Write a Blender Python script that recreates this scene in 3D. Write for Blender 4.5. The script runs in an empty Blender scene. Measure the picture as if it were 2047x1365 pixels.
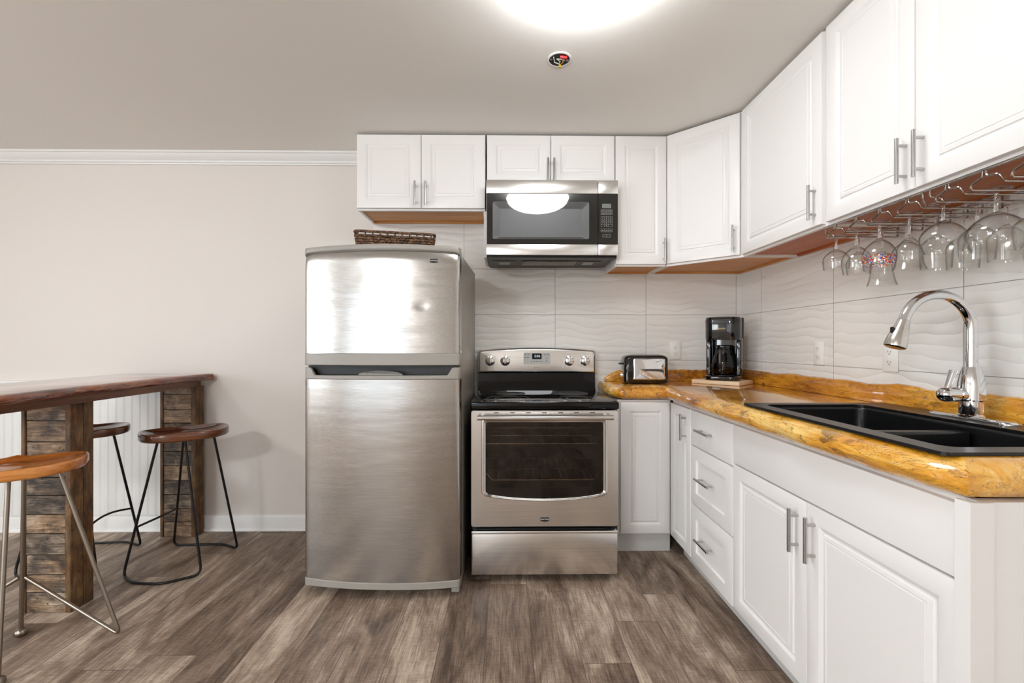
import bpy, bmesh, math, random
from mathutils import Vector, Matrix, noise
PI = math.pi
R = math.radians
random.seed(7)
sc = bpy.context.scene
C = sc.collection

# ------------------------------------------------------------------ camera, world, light, exposure
CAM_H = 1.232
cd = bpy.data.cameras.new('camera')
cam = bpy.data.objects.new('camera', cd)
C.objects.link(cam)
cam.location = (0, 0, CAM_H)
cam.rotation_euler = (R(90), 0, R(-0.75))
cd.sensor_width = 36
cd.lens = 887 / 2047 * 36
cd.shift_y = 6.5 / 2047
cd.clip_start = 0.02
sc.camera = cam

w = bpy.data.worlds.new('world')
sc.world = w
w.use_nodes = True
bg = w.node_tree.nodes['Background']
bg.inputs[0].default_value = (0.80, 0.90, 1.0, 1)
bg.inputs[1].default_value = 1.0

sc.view_settings.view_transform = 'Standard'
sc.view_settings.look = 'None'
sc.view_settings.gamma = 1
sc.view_settings.use_curve_mapping = False
sc.view_settings.exposure = 0.22
sc.cycles.transparent_max_bounces = 48
sc.cycles.max_bounces = 14
sc.cycles.diffuse_bounces = 6
sc.cycles.glossy_bounces = 6

def area(name, loc, rot, sx, sy, power, col=(1, 1, 1)):
    l = bpy.data.lights.new(name, 'AREA')
    l.shape = 'RECTANGLE'; l.size = sx; l.size_y = sy; l.energy = power; l.color = col
    o = bpy.data.objects.new(name, l); C.objects.link(o)
    o.location = loc; o.rotation_euler = rot
    return o
# daylight through the windows of the unseen part of the room
LX, BY, CZ = -4.6, -3.2, 2.50          # left wall, rear wall, ceiling
RX, WY = 1.591, 2.975                  # right wall, back wall
area('daylight_left', (LX - 0.10, -0.9, 1.45), (0, R(-90), 0), 1.3, 1.8, 75, (0.88, 0.945, 1.0))
area('daylight_rear', (-2.95, BY - 0.10, 1.15), (R(90), 0, 0), 2.7, 2.0, 20, (0.88, 0.945, 1.0))
LAMP = 15.0

# ------------------------------------------------------------------ material helpers
def srgb(r, g=None, b=None):
    if g is None: r, g, b = r
    f = lambda c: (c / 255) / 12.92 if c / 255 <= 0.04045 else ((c / 255 + 0.055) / 1.055) ** 2.4
    return (f(r), f(g), f(b), 1)

class NT:
    def __init__(s, name):
        s.m = bpy.data.materials.new(name); s.m.use_nodes = True
        s.t = s.m.node_tree; s.n = s.t.nodes
        s.b = s.n['Principled BSDF']; s.out = s.n['Material Output']
    def add(s, typ, **kw):
        n = s.n.new(typ)
        for k, v in kw.items():
            if k.startswith('i_'):
                key = k[2:]
                key = int(key) if key.isdigit() else key.replace('_', ' ')
                s.set(n.inputs[key], v)
            else: setattr(n, k, v)
        return n
    def set(s, sock, v):
        if isinstance(v, bpy.types.NodeSocket): s.t.links.new(v, sock)
        else: sock.default_value = v
    def math(s, op, a, b=None, c=None):
        n = s.n.new('ShaderNodeMath'); n.operation = op
        s.set(n.inputs[0], a)
        if b is not None: s.set(n.inputs[1], b)
        if c is not None: s.set(n.inputs[2], c)
        return n.outputs[0]
    def coord(s, which='Object'):
        return s.add('ShaderNodeTexCoord').outputs[which]
    def xyz(s, v):
        n = s.add('ShaderNodeSeparateXYZ'); s.set(n.inputs[0], v); return n.outputs
    def comb(s, x=0, y=0, z=0):
        n = s.add('ShaderNodeCombineXYZ')
        for i, v in enumerate((x, y, z)): s.set(n.inputs[i], v)
        return n.outputs[0]
    def map(s, v, scale=(1, 1, 1), loc=(0, 0, 0), rot=(0, 0, 0)):
        n = s.add('ShaderNodeMapping'); s.set(n.inputs[0], v)
        n.inputs['Scale'].default_value = scale; n.inputs['Location'].default_value = loc
        n.inputs['Rotation'].default_value = rot
        return n.outputs[0]
    def noise(s, v, scale=5, detail=4, rough=0.55, dist=0.0, out='Fac'):
        n = s.add('ShaderNodeTexNoise'); s.set(n.inputs['Vector'], v)
        n.inputs['Scale'].default_value = scale; n.inputs['Detail'].default_value = detail
        n.inputs['Roughness'].default_value = rough; n.inputs['Distortion'].default_value = dist
        return n.outputs[out]
    def ramp(s, fac, stops):
        n = s.add('ShaderNodeValToRGB'); s.set(n.inputs[0], fac)
        e = n.color_ramp.elements
        while len(e) < len(stops): e.new(0.5)
        for el, (p, c) in zip(e, stops):
            el.position = p; el.color = c if len(c) == 4 else (*c, 1)
        return n.outputs[0]
    def mix(s, fac, a, b, mode='MIX'):
        n = s.add('ShaderNodeMix', data_type='RGBA', blend_type=mode)
        s.set(n.inputs[0], fac); s.set(n.inputs[6], a); s.set(n.inputs[7], b)
        return n.outputs[2]
    def bump(s, h, strength=0.3, dist=0.01):
        n = s.add('ShaderNodeBump'); s.set(n.inputs['Height'], h)
        n.inputs['Strength'].default_value = strength; n.inputs['Distance'].default_value = dist
        s.t.links.new(n.outputs[0], s.b.inputs['Normal'])
        return n
    def pr(s, **kw):
        for k, v in kw.items(): s.set(s.b.inputs[k.replace('_', ' ')], v)
        return s

def plain(name, col, rough=0.5, metal=0.0, coat=0.0, spec=0.5, bump=0.0, bscale=60):
    n = NT(name)
    n.pr(Base_Color=srgb(col), Roughness=rough, Metallic=metal, Coat_Weight=coat, Specular_IOR_Level=spec, Coat_Roughness=0.05)
    if bump:
        n.bump(n.noise(n.coord(), bscale, 3), bump, 0.002)
    return n.m

M = {}
M['wall'] = plain('wall_paint', (222, 216, 210), 0.6, bump=0.12, bscale=90)
M['ceiling'] = plain('ceiling_paint', (234, 232, 227), 0.7, bump=0.1, bscale=70)
M['trim'] = plain('white_trim_paint', (232, 232, 230), 0.4)
M['cab'] = plain('white_cabinet_foil', (236, 234, 232), 0.33, bump=0.02)
M['cabgrey'] = plain('grey_white_toe_board', (205, 204, 201), 0.5)
M['ply'] = None
M['plastic_grey'] = plain('grey_appliance_plastic', (150, 146, 139), 0.38)
M['body_grey'] = plain('grey_enamelled_steel', (150, 144, 134), 0.35, metal=0.35)
M['black'] = plain('black_plastic', (12, 12, 13), 0.35)
M['blackgloss'] = plain('black_gloss_plastic', (8, 8, 9), 0.08, coat=0.6)
M['blackglass'] = plain('black_glass', (3, 3, 4), 0.03, spec=0.32)
M['black_matte'] = plain('matte_black_metal', (14, 14, 15), 0.4, metal=0.2)
M['chrome'] = plain('polished_chrome', (225, 226, 228), 0.05, metal=1.0)
M['pull'] = plain('brushed_nickel', (188, 187, 185), 0.22, metal=1.0)
M['wire'] = plain('bright_wire', (190, 184, 178), 0.16, metal=1.0)
M['white_plastic'] = plain('white_plastic', (238, 237, 233), 0.3)
M['dark_slot'] = plain('dark_slot', (40, 40, 40), 0.6)
M['caulk'] = plain('clear_sealant', (220, 218, 214), 0.4)
M['badge_white'] = plain('silver_lettering', (225, 225, 225), 0.3)
M['gold'] = plain('gold_lettering', (215, 190, 120), 0.35)
M['lcd'] = plain('grey_lcd', (120, 126, 120), 0.2)
M['panel_grey'] = plain('light_grey_touch_panel', (190, 191, 188), 0.3)
M['print'] = plain('dark_grey_print', (80, 80, 80), 0.5)
M['print_light'] = plain('light_grey_print', (170, 172, 172), 0.5)
M['board'] = None

def steel(name, col, rough, axis, wob=0.0, rng=0.06):
    n = NT(name)
    co = n.coord()
    sc_ = {'x': (3, 300, 300), 'z': (300, 300, 3)}[axis]
    g = n.noise(n.map(co, sc_), 1.0, 3, 0.6)
    n.pr(Base_Color=n.ramp(g, [(0.3, srgb([c - 10 for c in col])), (0.7, srgb([min(255, c + 8) for c in col]))]), Metallic=1.0,
         Roughness=n.math('MULTIPLY_ADD', g, rng, rough - rng / 2))
    if wob:
        h = n.noise(n.map(co, (1.6, 1.6, 9.0)), 1.0, 2, 0.5)
        n.bump(h, wob, 0.02)
    return n.m
M['steel_fridge'] = steel('brushed_stainless_door', (184, 181, 177), 0.24, 'x', 0.10, 0.03)
M['steel_freezer'] = steel('brushed_stainless_freezer_door', (192, 190, 187), 0.20, 'x', 0.30, 0.03)
M['steel'] = steel('brushed_stainless', (232, 231, 229), 0.24, 'x', 0.0)
M['steel_bright'] = steel('bright_brushed_stainless', (215, 212, 208), 0.2, 'x', 0.0)
M['steel_wire'] = plain('bare_steel_rod', (150, 140, 128), 0.28, metal=1.0, bump=0.1)

def floor_mat():
    n = NT('grey_brown_plank_floor')
    x, y, z = n.xyz(n.coord())
    PW, PL = 0.19, 1.22
    u = n.math('DIVIDE', n.math('ADD', x, 20.035), PW)
    row = n.math('FLOOR', u); fu = n.math('FRACT', u)
    rr = n.add('ShaderNodeTexWhiteNoise', noise_dimensions='1D'); n.set(rr.inputs['W'], row)
    v = n.math('ADD', n.math('DIVIDE', n.math('ADD', y, 20), PL), n.math('MULTIPLY', rr.outputs[0], 7.3))
    col = n.math('FLOOR', v); fv = n.math('FRACT', v)
    wn = n.add('ShaderNodeTexWhiteNoise', noise_dimensions='2D'); n.set(wn.inputs['Vector'], n.comb(row, col, 0))
    off = n.math('MULTIPLY', wn.outputs[0], 37.0)
    p = n.comb(n.math('ADD', x, off), n.math('ADD', y, n.math('MULTIPLY', off, 3.1)), off)
    warp = n.noise(n.map(p, (5, 1.4, 1)), 1.0, 3, 0.5, 0.6, 'Color')
    va = n.add('ShaderNodeVectorMath', operation='MULTIPLY_ADD'); n.set(va.inputs[0], warp); va.inputs[1].default_value = (0.05, 0.10, 0); n.set(va.inputs[2], p)
    pw = va.outputs[0]
    grain = n.noise(n.map(pw, (130, 6.0, 1)), 1.0, 5, 0.62, 0.4)
    blot = n.noise(n.map(pw, (7, 1.9, 1)), 1.0, 5, 0.58, 1.1)
    fine = n.noise(n.map(p, (420, 16, 1)), 1.0, 3, 0.6)
    cross = n.noise(n.map(p, (30, 190, 1)), 1.0, 2, 0.6)
    f = n.math('ADD', n.math('MULTIPLY', grain, 0.26), n.math('ADD', n.math('MULTIPLY', blot, 0.52), n.math('ADD', n.math('MULTIPLY', fine, 0.20), n.math('MULTIPLY', cross, 0.11))))
    f = n.math('ADD', f, n.math('MULTIPLY', n.math('SUBTRACT', wn.outputs[0], 0.5), 0.08))
    c = n.ramp(f, [(0.42, srgb(74, 59, 49)), (0.51, srgb(118, 100, 86)), (0.58, srgb(148, 130, 114)), (0.70, srgb(206, 190, 172))])
    tint = n.mix(n.math('MULTIPLY', wn.outputs[0], 0.25), c, n.mix(1.0, c, srgb(214, 200, 190), 'MULTIPLY'))
    e = n.math('MINIMUM', n.math('MULTIPLY', n.math('MINIMUM', fu, n.math('SUBTRACT', 1.0, fu)), PW),
               n.math('MULTIPLY', n.math('MINIMUM', fv, n.math('SUBTRACT', 1.0, fv)), PL))
    seam = n.math('LESS_THAN', e, 0.0016)
    n.pr(Base_Color=n.mix(n.math('MULTIPLY', seam, 0.55), tint, srgb(50, 38, 30)), Roughness=n.math('MULTIPLY_ADD', grain, 0.25, 0.36), Specular_IOR_Level=0.35)
    n.bump(n.math('SUBTRACT', grain, n.math('MULTIPLY', seam, 0.6)), 0.25, 0.002)
    return n.m
M['floor'] = floor_mat()

def tile_mat(name, axis, origin):
    # large white wall tiles, 24 x 12 in, moulded with wandering horizontal waves
    n = NT(name)
    x, y, z = n.xyz(n.coord())
    a = x if axis == 'x' else y
    u = n.math('DIVIDE', n.math('SUBTRACT', a, origin - 20 * 0.6096), 0.6096)
    v = n.math('DIVIDE', n.math('SUBTRACT', z, 1.433 - 20 * 0.3048), 0.3048)
    iu, iv = n.math('FLOOR', u), n.math('FLOOR', v)
    fu, fv = n.math('FRACT', u), n.math('FRACT', v)
    e = n.math('MINIMUM', n.math('MULTIPLY', n.math('MINIMUM', fu, n.math('SUBTRACT', 1.0, fu)), 0.6096),
               n.math('MULTIPLY', n.math('MINIMUM', fv, n.math('SUBTRACT', 1.0, fv)), 0.3048))
    seam = n.math('LESS_THAN', e, 0.0013)
    idv = n.math('ADD', n.math('MULTIPLY', iu, 3.7), n.math('MULTIPLY', iv, 1.9))
    w1 = n.noise(n.comb(n.math('MULTIPLY', a, 3.6), n.math('MULTIPLY', z, 4.0), idv), 1.0, 2, 0.5)
    ph = n.math('ADD', n.math('MULTIPLY', z, 21.0), n.math('MULTIPLY', w1, 2.6))
    s = n.math('POWER', n.math('ABSOLUTE', n.math('SINE', n.math('MULTIPLY', ph, PI))), 0.7)
    amp = n.noise(n.comb(n.math('MULTIPLY', a, 2.6), n.math('MULTIPLY', z, 9), idv), 1.0, 2, 0.5)
    h = n.math('MULTIPLY', s, n.math('MULTIPLY_ADD', amp, 1.6, -0.25))
    n.pr(Base_Color=n.mix(seam, srgb(231, 229, 225), srgb(150, 145, 139)), Roughness=0.28, Specular_IOR_Level=0.4)
    n.bump(n.math('SUBTRACT', h, n.math('MULTIPLY', seam, 0.6)), 0.6, 0.008)
    return n.m
M['tile_back'] = tile_mat('wavy_white_tile_back', 'x', 1.547)
M['tile_right'] = tile_mat('wavy_white_tile_right', 'y', 2.733)

def wood_mat(name, stops, axis='x', scale=1.0, rough=0.4, coat=0.0, island=0.0, ring=0.5, bump=0.15):
    n = NT(name)
    co = n.coord()
    geo = n.add('ShaderNodeNewGeometry')
    rnd = geo.outputs['Random Per Island']
    if island:
        va = n.add('ShaderNodeVectorMath', operation='ADD'); n.set(va.inputs[0], co)
        n.set(va.inputs[1], n.comb(n.math('MULTIPLY', rnd, 13.0), n.math('MULTIPLY', rnd, 29.0), n.math('MULTIPLY', rnd, 7.0)))
        co = va.outputs[0]
    st = {'x': (2.2, 26, 26), 'y': (26, 2.2, 26), 'z': (26, 26, 2.2)}[axis]
    st = tuple(v * scale for v in st)
    g = n.noise(n.map(co, st), 1.0, 5, 0.62, 0.7)
    bl = n.noise(n.map(co, tuple(v * 0.22 for v in st)), 1.0, 3, 0.6, 1.0)
    fi = n.noise(n.map(co, tuple(v * 5 for v in st)), 1.0, 2, 0.6)
    f = n.math('ADD', n.math('MULTIPLY', g, 0.5), n.math('ADD', n.math('MULTIPLY', bl, ring), n.math('MULTIPLY', fi, 0.12)))
    if island: f = n.math('ADD', f, n.math('MULTIPLY', n.math('SUBTRACT', rnd, 0.5), island))
    n.pr(Base_Color=n.ramp(f, stops), Roughness=rough, Coat_Weight=coat, Coat_Roughness=0.08)
    n.bump(g, bump, 0.003)
    return n.m
M['ply'] = wood_mat('honey_plywood', [(0.35, srgb(176, 112, 52)), (0.55, srgb(205, 142, 76)), (0.75, srgb(222, 168, 104))], 'x', 0.8, 0.45)
M['ply_red'] = wood_mat('reddish_plywood', [(0.35, srgb(150, 76, 32)), (0.55, srgb(182, 102, 50)), (0.75, srgb(202, 126, 72))], 'x', 0.8, 0.42)
M['board'] = wood_mat('pale_maple', [(0.35, srgb(205, 172, 136)), (0.55, srgb(226, 196, 160)), (0.75, srgb(240, 216, 184))], 'x', 1.0, 0.45)
M['seat_orange'] = wood_mat('orange_brown_seat_wood', [(0.38, srgb(104, 46, 14)), (0.52, srgb(170, 92, 34)), (0.68, srgb(216, 146, 74))], 'x', 0.9, 0.25, 0.5)
M['seat_dark'] = wood_mat('dark_brown_seat_wood', [(0.34, srgb(38, 20, 13)), (0.54, srgb(74, 40, 25)), (0.76, srgb(130, 76, 44))], 'x', 0.9, 0.2, 0.6)
M['bar_top'] = wood_mat('red_brown_varnished_slab', [(0.40, srgb(34, 14, 8)), (0.52, srgb(98, 42, 20)), (0.66, srgb(172, 92, 44))], 'y', 1.8, 0.16, 1.0)
M['apron'] = wood_mat('dark_red_brown_board', [(0.34, srgb(50, 24, 12)), (0.54, srgb(92, 50, 24)), (0.76, srgb(132, 82, 44))], 'y', 1.0, 0.35)

def pallet_mat(name, axis, stops):
    n = NT(name)
    geo = n.add('ShaderNodeNewGeometry'); rnd = geo.outputs['Random Per Island']
    va = n.add('ShaderNodeVectorMath', operation='ADD'); n.set(va.inputs[0], n.coord())
    n.set(va.inputs[1], n.comb(n.math('MULTIPLY', rnd, 13.0), n.math('MULTIPLY', rnd, 29.0), n.math('MULTIPLY', rnd, 7.0)))
    co = va.outputs[0]
    st = {'x': (11, 120, 120), 'z': (120, 120, 11)}[axis]
    g = n.noise(n.map(co, st), 1.0, 6, 0.68, 0.8)
    bl = n.noise(n.map(co, tuple(v * 0.05 + 8 for v in st)), 1.0, 5, 0.66, 0.4)
    f = n.math('ADD', n.math('ADD', n.math('MULTIPLY', g, 0.46), n.math('MULTIPLY', bl, 0.56)), n.math('MULTIPLY', n.math('SUBTRACT', rnd, 0.5), 0.10))
    c = n.ramp(f, stops)
    warm = n.noise(co, 5.0, 2, 0.5)
    c = n.mix(n.math('MULTIPLY', n.ramp(n.math('ADD', warm, n.math('MULTIPLY', n.math('SUBTRACT', rnd, 0.5), 0.35)), [(0.42, (0, 0, 0)), (0.62, (1, 1, 1))]), 0.75 if axis == 'z' else 0.5), c, n.mix(1.0, c, srgb(226, 180, 112), 'MULTIPLY'))
    vo = n.add('ShaderNodeTexVoronoi', i_Scale=34.0); n.set(vo.inputs['Vector'], co)
    hole = n.math('MULTIPLY', n.math('LESS_THAN', vo.outputs['Distance'], 0.14), n.math('GREATER_THAN', n.noise(co, 16, 2), 0.5))
    n.pr(Base_Color=n.mix(n.math('MULTIPLY', hole, 0.85), c, srgb(26, 20, 16)), Roughness=0.55)
    n.bump(n.math('SUBTRACT', g, hole), 0.45, 0.003)
    return n.m
PAL = [(0.38, srgb(46, 38, 33)), (0.48, srgb(104, 90, 76)), (0.57, srgb(156, 138, 118)), (0.68, srgb(212, 198, 178))]
M['pallet_h'] = pallet_mat('weathered_pallet_boards_across', 'x', PAL)
M['pallet_v'] = pallet_mat('weathered_pallet_boards_upright', 'z', [(0.36, srgb(48, 34, 23)), (0.48, srgb(96, 70, 44)), (0.6, srgb(134, 102, 66)), (0.72, srgb(166, 136, 98))])

def slab_mat():
    n = NT('amber_live_edge_slab')
    co = n.coord()
    st = n.map(co, (5.0, 1.0, 5.0))
    big = n.noise(n.map(co, (3.2, 1.4, 3.2)), 1.0, 4, 0.55, 1.4)
    g = n.noise(n.map(co, (34, 4, 34)), 1.0, 5, 0.65, 1.2)
    f = n.math('ADD', n.math('MULTIPLY', big, 0.65), n.math('MULTIPLY', g, 0.35))
    c = n.ramp(f, [(0.34, srgb(150, 84, 12)), (0.45, srgb(206, 134, 28)), (0.54, srgb(230, 166, 52)), (0.68, srgb(250, 212, 128))])
    crack = n.noise(n.map(co, (9, 5, 22)), 1.0, 5, 0.6, 2.2)
    lines = n.math('LESS_THAN', n.math('ABSOLUTE', n.math('SUBTRACT', crack, 0.5)), 0.008)
    spot = n.noise(n.map(co, (22, 16, 26)), 1.0, 4, 0.68, 0.6)
    where = n.ramp(n.noise(co, 3.6, 2, 0.5), [(0.44, (0, 0, 0)), (0.58, (1, 1, 1))])
    nz = n.xyz(n.add('ShaderNodeNewGeometry').outputs['Normal'])[2]
    side = n.math('SUBTRACT', 1.0, n.math('SMOOTH_MIN', n.math('MAXIMUM', n.math('MULTIPLY', n.math('SUBTRACT', nz, 0.75), 5.0), 0.0), 1.0, 0.1))
    d = n.math('MULTIPLY', n.ramp(spot, [(0.53, (0, 0, 0)), (0.62, (1, 1, 1))]), n.math('MULTIPLY', where, n.math('MULTIPLY_ADD', side, 0.6, 0.4)))
    dd = n.math('MAXIMUM', n.math('MULTIPLY', lines, 0.6), n.math('MULTIPLY', d, 0.8))
    n.pr(Base_Color=n.mix(dd, c, srgb(62, 34, 14)), Roughness=0.22, Coat_Weight=1.0, Coat_Roughness=0.06)
    knob = n.noise(n.map(co, (38, 24, 50)), 1.0, 4, 0.6, 0.8)
    n.bump(n.math('MULTIPLY', n.math('ADD', n.math('SUBTRACT', spot, n.math('MULTIPLY', dd, 0.4)), knob), n.math('MULTIPLY_ADD', side, 0.95, 0.05)), 0.55, 0.010)
    return n.m
M['slab'] = slab_mat()

def sink_mat():
    n = NT('black_granite_composite')
    co = n.coord()
    sp = n.noise(co, 420, 1, 0.5)
    n.pr(Base_Color=n.ramp(sp, [(0.72, srgb(10, 11, 13)), (0.78, srgb(110, 110, 112))]), Roughness=0.30)
    return n.m
M['sink'] = sink_mat()

def glass_mat(name, tint=(0.99, 0.99, 0.985), edge=0.45):
    n = NT(name)
    fac = n.add('ShaderNodeLayerWeight', i_Blend=0.5).outputs['Facing']
    fr = n.math('MULTIPLY_ADD', n.math('POWER', fac, 4.0), 0.75, 0.045)
    c = n.mix(n.math('POWER', fac, 4.0), (*tint, 1), (edge, edge, edge * 0.97, 1))
    tr = n.add('ShaderNodeBsdfTransparent'); n.set(tr.inputs[0], c)
    gl = n.add('ShaderNodeBsdfGlossy', i_Roughness=0.02)
    mx = n.add('ShaderNodeMixShader'); n.set(mx.inputs[0], fr); n.set(mx.inputs[1], tr.outputs[0]); n.set(mx.inputs[2], gl.outputs[0])
    n.t.links.new(mx.outputs[0], n.out.inputs[0])
    return n.m
M['glass'] = glass_mat('clear_glass')
M['solid_glass'] = NT('solid_glass').pr(Base_Color=(1, 1, 1, 1), Transmission_Weight=1.0, Roughness=0.0, IOR=1.47).m
M['oven_glass'] = glass_mat('dark_oven_glass', (0.80, 0.76, 0.73), 0.05)
M['carafe_glass'] = glass_mat('smoked_carafe_glass', (0.10, 0.10, 0.11), 0.02)

def emit(name, col, s):
    n = NT(name)
    e = n.add('ShaderNodeEmission', i_Strength=s); e.inputs[0].default_value = (*col, 1)
    n.t.links.new(e.outputs[0], n.out.inputs[0])
    return n.m
M['lamp'] = emit('lit_frosted_glass', (0.965, 0.985, 1.0), LAMP)
M['lamp_far'] = emit('lit_frosted_glass_left', (0.95, 0.975, 1.0), LAMP * 2.2)
M['lamp_fill'] = emit('lit_frosted_glass_fill', (0.95, 0.975, 1.0), LAMP * 7.5)  # extra strong glow for the added fill dome
M['digits'] = emit('lit_clock_digits', (0.7, 0.85, 1.0), 0.9)

def confetti_mat():
    n = NT('confetti_painted_glass')
    co = n.coord()
    x, y, z = n.xyz(co)
    vo = n.add('ShaderNodeTexVoronoi', i_Scale=190.0); n.set(vo.inputs['Vector'], co)
    wn = n.add('ShaderNodeTexWhiteNoise', noise_dimensions='3D'); n.set(wn.inputs['Vector'], vo.outputs['Color'])
    pal = n.ramp(n.xyz(vo.outputs['Color'])[0], [(0.0, srgb(205, 40, 30)), (0.3, srgb(60, 80, 190)), (0.52, srgb(225, 120, 40)), (0.66, srgb(235, 225, 215)), (0.8, srgb(225, 185, 50)), (0.92, srgb(70, 130, 70))])
    pal.node.color_ramp.interpolation = 'CONSTANT'
    band = n.math('MULTIPLY', n.math('GREATER_THAN', z, -0.152), n.math('LESS_THAN', z, -0.118))
    dot = n.math('MULTIPLY', n.math('MULTIPLY', n.math('LESS_THAN', vo.outputs['Distance'], 0.46), n.math('GREATER_THAN', wn.outputs[0], 0.35)), band)
    df = n.add('ShaderNodeBsdfDiffuse'); n.set(df.inputs[0], pal)
    fac = n.add('ShaderNodeLayerWeight', i_Blend=0.5).outputs['Facing']
    fr = n.math('MULTIPLY_ADD', n.math('POWER', fac, 4.0), 0.75, 0.045)
    tr = n.add('ShaderNodeBsdfTransparent'); n.set(tr.inputs[0], n.mix(n.math('POWER', fac, 4.0), (0.985, 0.985, 0.98, 1), (0.45, 0.45, 0.43, 1)))
    gl = n.add('ShaderNodeBsdfGlossy', i_Roughness=0.02)
    mx = n.add('ShaderNodeMixShader'); n.set(mx.inputs[0], fr); n.set(mx.inputs[1], tr.outputs[0]); n.set(mx.inputs[2], gl.outputs[0])
    m2 = n.add('ShaderNodeMixShader'); n.set(m2.inputs[0], dot); n.set(m2.inputs[1], mx.outputs[0]); n.set(m2.inputs[2], df.outputs[0])
    n.t.links.new(m2.outputs[0], n.out.inputs[0])
    return n.m
M['confetti'] = confetti_mat()

def wicker_mat():
    n = NT('brown_woven_rush')
    x, y, z = n.xyz(n.coord())
    g = n.noise(n.map(n.coord(), (60, 60, 160)), 1.0, 3, 0.7)
    n.pr(Base_Color=n.ramp(g, [(0.36, srgb(30, 20, 14)), (0.5, srgb(86, 58, 38)), (0.66, srgb(160, 120, 84))]), Roughness=0.7)
    return n.m
M['wicker'] = wicker_mat()
def mesh_filter():
    n = NT('aluminium_grease_filter')
    g = n.noise(n.coord(), 220, 2, 0.6)
    n.pr(Base_Color=n.ramp(g, [(0.4, srgb(70, 66, 60)), (0.6, srgb(165, 160, 150))]), Roughness=0.4, Metallic=0.5)
    n.bump(g, 0.6, 0.003)
    return n.m
M['filter'] = mesh_filter()

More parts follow.
